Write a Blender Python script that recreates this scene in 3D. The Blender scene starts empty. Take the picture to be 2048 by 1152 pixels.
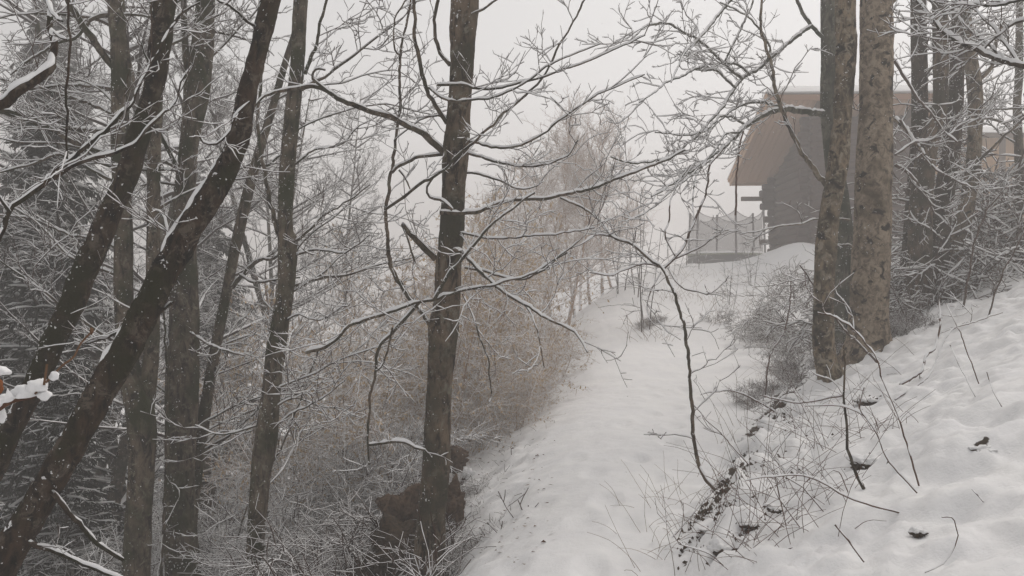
import bpy, math, random
import numpy as np
from mathutils import noise as mnoise, Vector

# ------------------------------------------------------------------ camera, sky, sun, exposure
scene = bpy.context.scene
F = 1707.0            # focal length in photo pixels (2048 wide)
CZ = 1.6
cam_d = bpy.data.cameras.new('camera'); cam = bpy.data.objects.new('camera', cam_d)
scene.collection.objects.link(cam)
cam.location = (0, 0, CZ); cam.rotation_euler = (math.radians(90), 0, 0)
cam_d.sensor_width = 36; cam_d.lens = 36*F/2048; cam_d.clip_start = 0.05; cam_d.clip_end = 2000
scene.camera = cam

SUN_EL, SUN_AZ = 52, 45     # degrees; azimuth measured from +Y towards +X
world = bpy.data.worlds.new('World'); scene.world = world; world.use_nodes = True
wn, wl = world.node_tree.nodes, world.node_tree.links
wn.clear()
sky = wn.new('ShaderNodeTexSky'); sky.sky_type = 'NISHITA'; sky.sun_disc = False
sky.sun_elevation = math.radians(SUN_EL); sky.sun_rotation = math.radians(SUN_AZ)
sky.air_density = 1.0; sky.dust_density = 1.0; sky.ozone_density = 1.0
hs = wn.new('ShaderNodeHueSaturation'); hs.inputs['Saturation'].default_value = 0.02
bg = wn.new('ShaderNodeBackground'); bg.inputs['Strength'].default_value = 0.15
wo = wn.new('ShaderNodeOutputWorld')
wl.new(sky.outputs[0], hs.inputs['Color']); wl.new(hs.outputs[0], bg.inputs['Color']); wl.new(bg.outputs[0], wo.inputs['Surface'])

sd = bpy.data.lights.new('sun', 'SUN'); so = bpy.data.objects.new('sun', sd); scene.collection.objects.link(so)
sd.energy = 1.5; sd.angle = math.radians(40); sd.color = (1.0, 0.91, 0.82)
el, az = math.radians(SUN_EL), math.radians(SUN_AZ)
sdir = Vector((math.sin(az)*math.cos(el), math.cos(az)*math.cos(el), math.sin(el)))
so.rotation_euler = sdir.to_track_quat('Z', 'Y').to_euler(); so.location = (0, 0, 30)

vs = scene.view_settings
vs.view_transform = 'Standard'; vs.look = 'None'; vs.gamma = 1.0; vs.use_curve_mapping = False
vs.exposure = 0.04
cy = scene.cycles
cy.max_bounces = 4; cy.diffuse_bounces = 2; cy.glossy_bounces = 2; cy.transparent_max_bounces = 12
cy.volume_bounces = 1; cy.transmission_bounces = 2
cy.use_denoising = True
try: cy.denoiser = 'OPENIMAGEDENOISE'
except Exception: pass
HAZE_DENSITY = 0.0135

# ------------------------------------------------------------------ helpers
COL = scene.collection
def nrm(a): return a/np.maximum(np.linalg.norm(a, axis=-1, keepdims=True), 1e-9)
def P(px, py, Y): return np.array(((px-1024)/F*Y, Y, CZ+(576-py)/F*Y))
def smooth(a, b, x):
    t = np.clip((np.asarray(x, float)-a)/(b-a), 0, 1); return t*t*(3-2*t)

def _hash(ix, iy, s):
    v = np.sin(ix*127.1+iy*311.7+s*74.7)*43758.5453
    return v-np.floor(v)
def vnoise(x, y, s=0):
    ix, iy = np.floor(x), np.floor(y); fx, fy = x-ix, y-iy
    fx, fy = fx*fx*(3-2*fx), fy*fy*(3-2*fy)
    a, b = _hash(ix, iy, s), _hash(ix+1, iy, s); c, d = _hash(ix, iy+1, s), _hash(ix+1, iy+1, s)
    return (a*(1-fx)+b*fx)*(1-fy)+(c*(1-fx)+d*fx)*fy-0.5

def mesh_np(name, verts, faces, mat, smooth_sh=True, mats=None, midx=None):
    """verts (n,3) array, faces (m,k) array, all faces with k corners"""
    me = bpy.data.meshes.new(name)
    verts = np.ascontiguousarray(verts, np.float32); faces = np.ascontiguousarray(faces, np.int32)
    m, k = faces.shape
    me.vertices.add(len(verts)); me.vertices.foreach_set('co', verts.ravel())
    me.loops.add(m*k); me.loops.foreach_set('vertex_index', faces.ravel())
    me.polygons.add(m); me.polygons.foreach_set('loop_start', np.arange(0, m*k, k, dtype=np.int32))
    me.polygons.foreach_set('use_smooth', np.full(m, smooth_sh, dtype=bool))
    for mt in (mats or [mat]): me.materials.append(mt)
    if midx is not None: me.polygons.foreach_set('material_index', np.asarray(midx, np.int32))
    me.update(calc_edges=True)
    return me

def empty(name, loc, label, cat, group=None, rotz=0):
    o = bpy.data.objects.new(name, None); COL.objects.link(o)
    o.location = loc; o.rotation_euler = (0, 0, rotz); o.empty_display_size = 0.2
    o['label'] = label; o['category'] = cat
    if group: o['group'] = group
    return o
def tag(o, label=None, cat=None, group=None, kind=None):
    for k, v in (('label', label), ('category', cat), ('group', group), ('kind', kind)):
        if v: o[k] = v
    return o
def root_loc(par):
    while par.parent: par = par.parent
    return np.array(par.location)
def obj(name, verts, faces, mat, par=None, kind=None, smooth_sh=True):
    verts = np.asarray(verts, float)
    if par is not None: verts = verts-root_loc(par)
    o = bpy.data.objects.new(name, mesh_np(name, verts, faces, mat, smooth_sh)); COL.objects.link(o)
    if par is not None: o.parent = par
    if kind: o['kind'] = kind
    return o
def link_mesh(name, me, par=None, loc=(0, 0, 0), rot=(0, 0, 0), sc=(1, 1, 1)):
    o = bpy.data.objects.new(name, me); COL.objects.link(o)
    o.location = loc; o.rotation_euler = rot; o.scale = sc
    if par is not None: o.parent = par
    return o
def copy_tree(o, parent=None):
    c = o.copy(); COL.objects.link(c); c.parent = parent
    for ch in list(o.children): copy_tree(ch, c)
    return c
def merge(parts):
    V, Fc, off = [], [], 0
    for v, f in parts:
        if len(v) == 0: continue
        V.append(v); Fc.append(f+off); off += len(v)
    return np.concatenate(V), np.concatenate(Fc)

# ------------------------------------------------------------------ materials (procedural)
def new_mat(name):
    m = bpy.data.materials.new(name); m.use_nodes = True
    nt = m.node_tree; b = nt.nodes['Principled BSDF']
    return m, nt.nodes, nt.links, b
def nd(nodes, t, **kw):
    n = nodes.new(t)
    for k, v in kw.items():
        if hasattr(n, k): setattr(n, k, v)
        else: n.inputs[k].default_value = v
    return n
def noise_node(nodes, links, scale, detail=4, rough=0.55, vec=None, dist=0.0):
    n = nd(nodes, 'ShaderNodeTexNoise'); n.inputs['Scale'].default_value = scale
    n.inputs['Detail'].default_value = detail; n.inputs['Roughness'].default_value = rough; n.inputs['Distortion'].default_value = dist
    if vec is not None: links.new(vec, n.inputs['Vector'])
    return n
def ramp(nodes, links, fac, stops):
    r = nodes.new('ShaderNodeValToRGB'); e = r.color_ramp.elements
    while len(e) < len(stops): e.new(0.5)
    for i, (p, c) in enumerate(stops):
        e[i].position = p; e[i].color = (*c, 1) if len(c) == 3 else c
    links.new(fac, r.inputs[0]); return r
def mixc(nodes, links, fac, a, b):
    m = nodes.new('ShaderNodeMix'); m.data_type = 'RGBA'
    if hasattr(fac, 'links'): links.new(fac, m.inputs[0])
    else: m.inputs[0].default_value = fac
    for s, v in ((6, a), (7, b)):
        if hasattr(v, 'links'): links.new(v, m.inputs[s])
        else: m.inputs[s].default_value = (*v, 1)
    return m.outputs[2]
def math_n(nodes, links, op, a, b=None, clamp=False):
    m = nodes.new('ShaderNodeMath'); m.operation = op; m.use_clamp = clamp
    for i, v in enumerate((a, b)):
        if v is None: continue
        if hasattr(v, 'links'): links.new(v, m.inputs[i])
        else: m.inputs[i].default_value = v
    return m.outputs[0]

SNOWC = (0.86, 0.86, 0.87)
def mat_snow():
    m, n, l, b = new_mat('snow')
    tc = nd(n, 'ShaderNodeTexCoord')
    a = noise_node(n, l, 9, 6, 0.6, tc.outputs['Object']); c = noise_node(n, l, 120, 3, 0.6, tc.outputs['Object'])
    col = ramp(n, l, a.outputs['Fac'], [(0.3, (0.80, 0.80, 0.815)), (0.7, (0.88, 0.88, 0.88))])
    l.new(col.outputs[0], b.inputs['Base Color'])
    s = math_n(n, l, 'ADD', a.outputs['Fac'], math_n(n, l, 'MULTIPLY', c.outputs['Fac'], 0.35))
    bp = nd(n, 'ShaderNodeBump'); bp.inputs['Strength'].default_value = 0.35; bp.inputs['Distance'].default_value = 0.02
    l.new(s, bp.inputs['Height']); l.new(bp.outputs[0], b.inputs['Normal'])
    b.inputs['Roughness'].default_value = 0.75; b.inputs['Specular IOR Level'].default_value = 0.2
    return m
def mat_bark(name, dark, light, moss=None, moss_thr=0.6, lichen=None, lichen_thr=0.62, speck=0.68, vscale=1.0, bump=0.5, blotch=None, blotch_thr=0.66):
    m, n, l, b = new_mat(name)
    tc = nd(n, 'ShaderNodeTexCoord')
    mp = nd(n, 'ShaderNodeMapping'); mp.inputs['Scale'].default_value = (1, 1, 0.35*vscale); l.new(tc.outputs['Object'], mp.inputs['Vector'])
    a = noise_node(n, l, 17, 8, 0.70, mp.outputs[0], 0.6)
    big = noise_node(n, l, 3.0, 4, 0.6, tc.outputs['Object'])
    fine = noise_node(n, l, 75, 4, 0.7, tc.outputs['Object'])
    col = ramp(n, l, a.outputs['Fac'], [(0.40, dark), (0.58, light)]).outputs[0]
    if lichen:
        f = ramp(n, l, noise_node(n, l, 11, 8, 0.75, tc.outputs['Object'], 0.7).outputs['Fac'], [(lichen_thr-0.03, (0, 0, 0)), (lichen_thr+0.05, (1, 1, 1))]).outputs[0]
        col = mixc(n, l, f, col, lichen)
    if moss:
        mm = math_n(n, l, 'ADD', math_n(n, l, 'MULTIPLY', big.outputs['Fac'], 0.75), math_n(n, l, 'MULTIPLY', a.outputs['Fac'], 0.3))
        f = ramp(n, l, mm, [(moss_thr-0.06, (0, 0, 0)), (moss_thr+0.05, (1, 1, 1))]).outputs[0]
        mc = mixc(n, l, fine.outputs['Fac'], moss, tuple(0.35*x for x in moss))
        col = mixc(n, l, f, col, mc)
    if blotch:
        mp2 = nd(n, 'ShaderNodeMapping'); mp2.inputs['Scale'].default_value = (1, 1, 1.15); l.new(tc.outputs['Object'], mp2.inputs['Vector'])
        bl = noise_node(n, l, 7, 6, 0.62, mp2.outputs[0], 0.6)
        f = ramp(n, l, bl.outputs['Fac'], [(blotch_thr-0.02, (0, 0, 0)), (blotch_thr+0.04, (1, 1, 1))]).outputs[0]
        col = mixc(n, l, f, col, blotch)
    # blown snow stuck in the bark
    sp = noise_node(n, l, 48, 3, 0.5, tc.outputs['Object'])
    sp2 = noise_node(n, l, 4, 3, 0.5, tc.outputs['Object'])
    sv = math_n(n, l, 'ADD', math_n(n, l, 'MULTIPLY', sp.outputs['Fac'], 0.8), math_n(n, l, 'MULTIPLY', sp2.outputs['Fac'], 0.2))
    gm = nd(n, 'ShaderNodeNewGeometry'); dt = nd(n, 'ShaderNodeVectorMath'); dt.operation = 'DOT_PRODUCT'; l.new(gm.outputs['Normal'], dt.inputs[0]); dt.inputs[1].default_value = (-0.8, -0.35, 0.45)
    sv = math_n(n, l, 'ADD', sv, math_n(n, l, 'MULTIPLY', dt.outputs['Value'], 0.035))
    f = ramp(n, l, sv, [(speck-0.01, (0, 0, 0)), (speck+0.005, (1, 1, 1))]).outputs[0]
    col = mixc(n, l, f, col, (0.75, 0.75, 0.76))
    l.new(col, b.inputs['Base Color'])
    h = math_n(n, l, 'ADD', a.outputs['Fac'], math_n(n, l, 'MULTIPLY', fine.outputs['Fac'], 0.4))
    bp = nd(n, 'ShaderNodeBump'); bp.inputs['Strength'].default_value = bump; bp.inputs['Distance'].default_value = 0.02
    l.new(h, bp.inputs['Height']); l.new(bp.outputs[0], b.inputs['Normal'])
    b.inputs['Roughness'].default_value = 0.9; b.inputs['Specular IOR Level'].default_value = 0.15
    return m
def mat_twig_snow(name, bark, bark2, thr=0.15, soft=0.2):
    """fine twig: bark below, snow lying on the faces that look up"""
    m, n, l, b = new_mat(name)
    g = nd(n, 'ShaderNodeNewGeometry'); sx = nd(n, 'ShaderNodeSeparateXYZ'); l.new(g.outputs['Normal'], sx.inputs[0])
    tc = nd(n, 'ShaderNodeTexCoord'); a = noise_node(n, l, 7, 3, 0.5, tc.outputs['Object'])
    z = math_n(n, l, 'ADD', sx.outputs['Z'], math_n(n, l, 'MULTIPLY', math_n(n, l, 'SUBTRACT', a.outputs['Fac'], 0.5), 1.1))
    f = ramp(n, l, z, [(thr, (0, 0, 0)), (thr+soft, (1, 1, 1))]).outputs[0]
    c = mixc(n, l, a.outputs['Fac'], bark, bark2)
    l.new(mixc(n, l, f, c, SNOWC), b.inputs['Base Color'])
    b.inputs['Roughness'].default_value = 0.9; b.inputs['Specular IOR Level'].default_value = 0.1
    return m
def mat_plain(name, c1, c2, scale=12, rough=0.85, bump=0.3, stretch=(1, 1, 1)):
    m, n, l, b = new_mat(name)
    tc = nd(n, 'ShaderNodeTexCoord'); mp = nd(n, 'ShaderNodeMapping'); mp.inputs['Scale'].default_value = stretch
    l.new(tc.outputs['Object'], mp.inputs['Vector'])
    a = noise_node(n, l, scale, 6, 0.62, mp.outputs[0], 0.4)
    l.new(ramp(n, l, a.outputs['Fac'], [(0.3, c1), (0.7, c2)]).outputs[0], b.inputs['Base Color'])
    bp = nd(n, 'ShaderNodeBump'); bp.inputs['Strength'].default_value = bump; bp.inputs['Distance'].default_value = 0.02
    l.new(a.outputs['Fac'], bp.inputs['Height']); l.new(bp.outputs[0], b.inputs['Normal'])
    b.inputs['Roughness'].default_value = rough; b.inputs['Specular IOR Level'].default_value = 0.15
    return m
def mat_ground():
    m, n, l, b = new_mat('snowy_ground')
    tc = nd(n, 'ShaderNodeTexCoord')
    a = noise_node(n, l, 2.2, 6, 0.6, tc.outputs['Object']); c = noise_node(n, l, 14, 6, 0.62, tc.outputs['Object']); d = noise_node(n, l, 90, 3, 0.6, tc.outputs['Object'])
    snow = ramp(n, l, a.outputs['Fac'], [(0.3, (0.81, 0.81, 0.825)), (0.7, (0.88, 0.88, 0.88))]).outputs[0]
    at = nd(n, 'ShaderNodeAttribute'); at.attribute_name = 'soil'
    f = math_n(n, l, 'ADD', at.outputs['Fac'], math_n(n, l, 'MULTIPLY', math_n(n, l, 'SUBTRACT', c.outputs['Fac'], 0.5), 1.6))
    f = ramp(n, l, f, [(0.60, (0, 0, 0)), (0.68, (1, 1, 1))]).outputs[0]
    soil = ramp(n, l, d.outputs['Fac'], [(0.3, (0.018, 0.013, 0.009)), (0.55, (0.05, 0.035, 0.022)), (0.75, (0.05, 0.055, 0.018))]).outputs[0]
    l.new(mixc(n, l, f, snow, soil), b.inputs['Base Color'])
    h = math_n(n, l, 'ADD', math_n(n, l, 'MULTIPLY', c.outputs['Fac'], 0.8), math_n(n, l, 'MULTIPLY', d.outputs['Fac'], 0.15))
    bp = nd(n, 'ShaderNodeBump'); bp.inputs['Strength'].default_value = 0.3; bp.inputs['Distance'].default_value = 0.05
    l.new(h, bp.inputs['Height']); l.new(bp.outputs[0], b.inputs['Normal'])
    b.inputs['Roughness'].default_value = 0.8; b.inputs['Specular IOR Level'].default_value = 0.15
    return m

M_SNOW = mat_snow()
M_GROUND = mat_ground()
M_DARK = mat_bark('dark_mossy_bark', (0.004, 0.003, 0.002), (0.06, 0.038, 0.024), moss=(0.034, 0.032, 0.011), moss_thr=0.555, lichen=(0.11, 0.088, 0.068), lichen_thr=0.55, speck=0.66, bump=1.0)
M_GREY = mat_bark('grey_bark', (0.018, 0.014, 0.010), (0.155, 0.122, 0.088), moss=(0.05, 0.055, 0.022), moss_thr=0.56, lichen=(0.20, 0.185, 0.14), lichen_thr=0.57, speck=0.66, bump=0.8)
M_CENTRE = mat_bark('brown_grey_bark', (0.016, 0.012, 0.008), (0.165, 0.122, 0.085), moss=(0.064, 0.059, 0.036), moss_thr=0.55, lichen=(0.18, 0.165, 0.13), lichen_thr=0.57, speck=0.675, bump=0.9)
M_BEECH = mat_bark('beech_bark', (0.09, 0.068, 0.047), (0.31, 0.25, 0.185), moss=(0.09, 0.065, 0.035), moss_thr=0.60, speck=0.70, vscale=2.4, bump=0.6, blotch=(0.014, 0.010, 0.006), blotch_thr=0.575)
M_BEECHM = mat_bark('mossy_beech_bark', (0.03, 0.022, 0.013), (0.24, 0.185, 0.125), moss=(0.022, 0.019, 0.008), moss_thr=0.59, lichen=(0.27, 0.235, 0.18), lichen_thr=0.545, speck=0.69, bump=0.9, blotch=(0.012, 0.009, 0.005), blotch_thr=0.59)
M_GREEN = mat_bark('green_grey_bark', (0.03, 0.03, 0.022), (0.15, 0.145, 0.11), moss=(0.06, 0.07, 0.045), moss_thr=0.56, lichen=(0.19, 0.185, 0.145), lichen_thr=0.58, speck=0.68, bump=0.6)
M_TWIG = mat_plain('twig_bark', (0.045, 0.030, 0.023), (0.12, 0.082, 0.064), 30)
M_REDTWIG = mat_plain('reddish_twig_bark', (0.05, 0.026, 0.018), (0.14, 0.075, 0.05), 30)
M_HAZEL = mat_twig_snow('thicket_twig', (0.36, 0.24, 0.175), (0.48, 0.35, 0.26), -0.42)
M_FAR = mat_twig_snow('far_twig', (0.055, 0.044, 0.038), (0.10, 0.08, 0.07), 0.08)
M_NEEDLE = mat_twig_snow('spruce_needles', (0.006, 0.011, 0.006), (0.016, 0.022, 0.011), 0.78, 0.25)
M_LEAF = mat_plain('dry_beech_leaf', (0.50, 0.36, 0.22), (0.64, 0.5, 0.34), 6)
M_ORANGE = mat_plain('orange_leaf', (0.18, 0.06, 0.025), (0.28, 0.11, 0.045), 10)
M_GRASS = mat_plain('dry_grass', (0.10, 0.055, 0.035), (0.24, 0.15, 0.09), 8)
M_ROCK = mat_plain('brown_rock', (0.022, 0.015, 0.010), (0.15, 0.098, 0.064), 26, bump=1.0)
M_SOIL = mat_plain('dark_soil', (0.014, 0.010, 0.007), (0.085, 0.058, 0.035), 34, bump=1.0)
M_LOG = mat_plain('dark_log', (0.025, 0.014, 0.011), (0.085, 0.048, 0.036), 9, bump=0.6, stretch=(0.25, 1.5, 1.5))
M_LOGEND = mat_plain('old_beam', (0.06, 0.038, 0.028), (0.13, 0.085, 0.06), 9, bump=0.5)
M_SOFFIT = mat_plain('soffit_board', (0.26, 0.155, 0.10), (0.46, 0.29, 0.19), 7, bump=0.3, stretch=(4, 0.3, 1))
M_VERGE = mat_plain('verge_board', (0.45, 0.28, 0.18), (0.62, 0.42, 0.28), 7, bump=0.2)
M_FASCIA = mat_plain('fascia_board', (0.20, 0.11, 0.07), (0.34, 0.19, 0.12), 7, bump=0.2, stretch=(0.3, 1, 3))
M_OCHRE = mat_plain('ochre_board', (0.30, 0.17, 0.08), (0.45, 0.28, 0.14), 7, bump=0.2)
M_PAD = mat_plain('trampoline_pad', (0.10, 0.12, 0.06), (0.2, 0.22, 0.11), 5, bump=0.1)
M_SKIRT = mat_plain('trampoline_skirt', (0.035, 0.035, 0.038), (0.06, 0.06, 0.06), 5, bump=0.1)
M_FOAM = mat_plain('foam_pole', (0.05, 0.045, 0.05), (0.09, 0.08, 0.085), 5, bump=0.1)
def mat_net():
    m, n, l, b = new_mat('net')
    b.inputs['Base Color'].default_value = (0.06, 0.055, 0.055, 1); b.inputs['Roughness'].default_value = 0.9
    t = n.new('ShaderNodeBsdfTransparent'); mx = n.new('ShaderNodeMixShader')
    mx.inputs[0].default_value = 0.42
    l.new(t.outputs[0], mx.inputs[1]); l.new(b.outputs[0], mx.inputs[2]); l.new(mx.outputs[0], n['Material Output'].inputs['Surface'])
    return m
M_NET = mat_net()

# ------------------------------------------------------------------ terrain
def x_left(y):
    y = np.asarray(y, float)
    return -0.1+0.14*(np.minimum(y, 20)-4.7)+0.40*(np.clip(y, 20, 27)-20)
def x_right(y):
    y = np.asarray(y, float)
    return np.where(y < 5, 0.95+0.2*(y-5), 0.95+0.425*(y-5))
FEET = []
_r = random.Random(5)
for i in range(11):
    yy = 4.9+i*0.62+_r.uniform(-.1, .1); cx = (x_left(yy)*0.4+x_right(yy)*0.6)
    FEET.append((cx+(0.14 if i % 2 else -0.14)+_r.uniform(-.12, .12), yy, _r.uniform(.015, .05)))
    FEET.append((cx-0.5+(0.14 if i % 2 else -0.14)+_r.uniform(-.12, .12), yy+.3, _r.uniform(.005, .025)))
def gz(x, y, detail=False):
    x = np.asarray(x, float); y = np.asarray(y, float)
    pz = 0.048*(np.clip(y, -5, 17)-5)
    rise = 1.72*smooth(16.0, 26.0, y)
    z = pz+rise
    # left slope
    u = x_left(y)-x+0.18*vnoise(y*0.8, x*0.3, 3)
    uu = np.log1p(np.exp(np.clip(u*3.2, -30, 30)))/3.2
    d = 0.66*uu
    z = z-np.where(d < 4.5, d, 4.5+3.5*(1-np.exp(-(d-4.5)/3.5)))
    # right hillside
    v = x-x_right(y)+0.12*vnoise(x*1.3, y*1.3, 5)
    vv = np.log1p(np.exp(np.clip(v*6, -30, 30)))/6
    fade = 1-0.75*smooth(15, 22, y)
    hill = 0.13*smooth(-0.05, 0.35, v)+0.43*vv
    hill = np.where(hill < 4, hill, 4+5*(1-np.exp(-(hill-4)/5)))
    z = z+hill*fade
    z = z-0.42*np.exp(-(((x+0.95)/0.62)**2+((y-6.6)/1.3)**2))      # steep drop beside the central trunk
    # hump in front of the barn, drift beside the path
    z = z+0.75*np.exp(-(((x-8.3)/1.3)**2+((y-24.3)/1.5)**2))
    z = z+0.25*np.exp(-(((x-3.6)/1.6)**2+((y-17.5)/1.2)**2))
    z = z+0.10*vnoise(x*0.5, y*0.5, 1)+0.035*vnoise(x*1.7, y*1.7, 2)
    if detail:
        bank = smooth(-0.1, 0.4, v)*smooth(20, 8, y)
        lft = smooth(-0.2, 0.6, u)*smooth(20, 6, y)
        z = z+(0.018+0.07*bank+0.06*lft)*vnoise(x*5, y*5, 7)+(0.009+0.05*bank+0.03*lft)*vnoise(x*13, y*13, 8)+(0.006+0.012*bank)*vnoise(x*31, y*31, 9)
        ed = np.exp(-((v-0.25)/0.38)**2)*smooth(4.2, 5.5, y)*smooth(16, 11, y)
        lum = np.maximum(0, vnoise(x*7+2*vnoise(x*3, y*3, 31), y*7, 32)+0.08)
        z = z+ed*(0.22*lum+0.07*vnoise(x*17, y*17, 33)-0.03)
        for fx, fy, dp in FEET:
            r2 = ((x-fx)/0.09)**2+((y-fy)/0.16)**2
            z = z-dp*np.exp(-r2**1.5)+0.25*dp*np.exp(-((np.sqrt(r2)-1.5)/0.4)**2)
        for bx, by in BASES: z = z+0.09*np.exp(-(((x-bx)/0.42)**2+((y-by)/0.42)**2))
        # hollows under clods on the bank
        for hx, hy, dp, rr in HOLES:
            r2 = ((x-hx)/rr)**2+((y-hy)/(rr*0.8))**2
            z = z-dp*np.exp(-r2)+0.5*dp*np.exp(-(((x-hx)/rr)**2+((y-hy-rr*1.3)/(rr))**2))
    return z
def ghit(px, py, y0=2.2, y1=80):
    ys = np.geomspace(y0, y1, 1500); p = P(px, py, ys)
    g = gz(p[0], ys); k = np.argmax(p[2] < g) if np.any(p[2] < g) else len(ys)-1
    return float(ys[k])
BASES = []
for px, py in ((1666, 772), (1737, 718), (1838, 640), (1870, 640)):
    yy = ghit(px, py); BASES.append(((px-1024)/F*yy, yy))
HOLES = []
for px, py, rr, dp in ((1735, 925, .10, .08), (1835, 1062, .05, .03), (1445, 1095, .08, .08), (1962, 893, .07, .03), (1545, 850, .10, .09), (1480, 940, .07, .06), (1505, 885, .07, .06),
                       (1455, 960, .06, .05), (1550, 1015, .05, .05), (1500, 1045, .06, .05), (1410, 1060, .05, .04), (1590, 800, .10, .08), (1740, 800, .08, .05)):
    yy = ghit(px, py); HOLES.append(((px-1024)/F*yy, yy, dp, rr))

def axis(a, b, lo, hi, step, ratio):
    mid = list(np.arange(lo, hi, step)); s = step; up = [hi]
    while up[-1] < b: s = min(s*ratio, 9); up.append(up[-1]+s)
    s = step; dn = []; c = lo
    while c > a: s = min(s*ratio, 9); c -= s; dn.append(c)
    return np.array(dn[::-1]+mid+up)
gx = axis(-240, 240, -2.2, 5.5, 0.032, 1.05); gy = axis(-30, 245, 2.6, 11, 0.032, 1.045)
X, Yg = np.meshgrid(gx, gy)
Z = gz(X, Yg, True)
nx, ny = len(gx), len(gy)
ii = np.arange(ny-1)[:, None]*nx+np.arange(nx-1)[None, :]
quads = np.stack([ii, ii+1, ii+nx+1, ii+nx], -1).reshape(-1, 4)
g_me = mesh_np('ground', np.stack([X, Yg, Z], -1).reshape(-1, 3), quads, M_GROUND)
soil = np.zeros_like(X)
for hx, hy, dp, rr in HOLES:
    soil = np.maximum(soil, 0.85*np.exp(-(((X-hx)/rr)**2+((Yg-hy+0.2*rr)/(rr*0.7))**2)))
v_ = X-x_right(Yg)
edge = np.exp(-((v_-0.16)/0.26)**2)*smooth(4.4, 5.6, Yg)*smooth(14.5, 12, Yg)
lum = np.maximum(0, vnoise(X*7+2*vnoise(X*3, Yg*3, 31), Yg*7, 32)+0.08)
soil = np.maximum(soil, edge*(0.66+0.52*smooth(6.5, 8.5, Yg))*np.clip(1.0-2.6*lum+0.7*vnoise(X*2.2, Yg*2.2, 21), 0, 1))
ul = x_left(Yg)-X
soil = np.maximum(soil, smooth(0.15, 0.7, ul)*smooth(12, 8, Yg)*(0.34+0.35*vnoise(X*5, Yg*5, 22)))
at = g_me.attributes.new('soil', 'FLOAT', 'POINT'); at.data.foreach_set('value', soil.ravel().astype(np.float32))
ground = bpy.data.objects.new('ground', g_me); COL.objects.link(ground)
tag(ground, 'snow-covered hillside with a trodden track climbing between the trees', kind='structure')

# ------------------------------------------------------------------ tubes, snow and growth (all vectorised)
def frames(pts):
    t = nrm(np.gradient(pts, axis=-2)); up = np.array((0, 0, 1.0))
    side = np.cross(t, up); bad = np.linalg.norm(side, axis=-1) < 0.08
    side[bad] = np.cross(t[bad], np.array((0.3, 1.0, 0)))
    side = nrm(side); top = np.cross(side, t)
    return t, side, top
def ring_faces(S, N, k, closed=True):
    base = (np.arange(S)*N*k)[:, None, None]+(np.arange(N-1)*k)[None, :, None]
    j = np.arange(k if closed else k-1)[None, None, :]; j2 = (j+1) % k
    return np.stack([base+j, base+j2, base+k+j2, base+k+j], -1).reshape(-1, 4)
def tubes(pts, rad, k=3):
    S, N, _ = pts.shape; t, side, top = frames(pts)
    ph = np.arange(k)*2*np.pi/k+(np.pi/2 if k != 4 else 0)
    ring = pts[:, :, None, :]+rad[:, :, None, None]*(np.cos(ph)[None, None, :, None]*side[:, :, None, :]+np.sin(ph)[None, None, :, None]*top[:, :, None, :])
    return ring.reshape(-1, 3), ring_faces(S, N, k)
def snow_strips(pts, rad, h, rng, k=3, gap=0.15, wmul=1.15, lump=0.5, wadd=0.0):
    """a ridge of snow lying along the upper side of each strand"""
    S, N, _ = pts.shape; t, side, top = frames(pts)
    hz = np.sqrt(np.clip(1-t[..., 2]**2, 0, 1))
    cover = smooth(0.22, 0.62, hz)
    r = rng.random((S, N)); r = (r+np.roll(r, 1, 1))*0.5
    cover = cover*np.where(rng.random((S, N)) < gap, 0.15, 1.0)
    cover[:, 0] *= 0.5; cover[:, -1] *= 0.5
    hh = h*cover*(1-lump+2*lump*r); w = (rad*wmul+wadd)*np.clip(cover*1.3, 0, 1)*(0.85+0.3*r)
    if k == 3: prof = np.array([(-1, 0), (0, 1), (1, 0)], float)
    else: prof = np.array([(-1, -0.05), (-0.85, 0.45), (-0.45, 0.88), (0.05, 1.0), (0.5, 0.85), (0.88, 0.4), (1, -0.05)], float)
    k = len(prof)
    off = 0.80*rad
    ring = pts[:, :, None, :]+(prof[None, None, :, 0:1]*w[:, :, None, None])*side[:, :, None, :]+(off[:, :, None, None]+prof[None, None, :, 1:2]*hh[:, :, None, None])*(0.5*top+0.5*np.array((0, 0, 1.0)))[:, :, None, :]
    return ring.reshape(-1, 3), ring_faces(S, N, k)
def grow(base, d, L, n, rng, wig=0.15, trop=(0, 0, 0.0)):
    S = len(base); pts = np.zeros((S, n, 3)); pts[:, 0] = base; d = nrm(d); st = (np.asarray(L)/(n-1)).reshape(-1, 1)*np.ones((S, 1))
    for i in range(1, n):
        d = nrm(d+wig*rng.standard_normal((S, 3))+np.asarray(trop)); pts[:, i] = pts[:, i-1]+d*st
    return pts
def pick(pts, m, rng, t0=0.15, t1=0.98):
    S, N, _ = pts.shape; t = rng.uniform(t0, t1, (S, m)); f = t*(N-1); i = np.minimum(f.astype(int), N-2); fr = (f-i)[..., None]
    s = np.arange(S)[:, None]; a, b = pts[s, i], pts[s, i+1]
    return (a*(1-fr)+b*fr).reshape(-1, 3), nrm(b-a).reshape(-1, 3), t.reshape(-1)
def diverge(tan, rng, ang=0.9, sd=0.25, flat=0.6, up=0.0):
    q = rng.standard_normal(tan.shape); q[:, 2] *= flat; q = q-np.sum(q*tan, 1, keepdims=True)*tan; q = nrm(q)
    a = np.clip(rng.normal(ang, sd, (len(tan), 1)), 0.1, 1.6)
    d = np.cos(a)*tan+np.sin(a)*q; d[:, 2] += up
    return nrm(d)
def taper(S, n, r0, r1):
    t = np.linspace(0, 1, n)[None, :]; r0 = np.broadcast_to(np.asarray(r0, float).reshape(-1, 1), (S, 1)); return r0*(1-t)+r1*t
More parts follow.
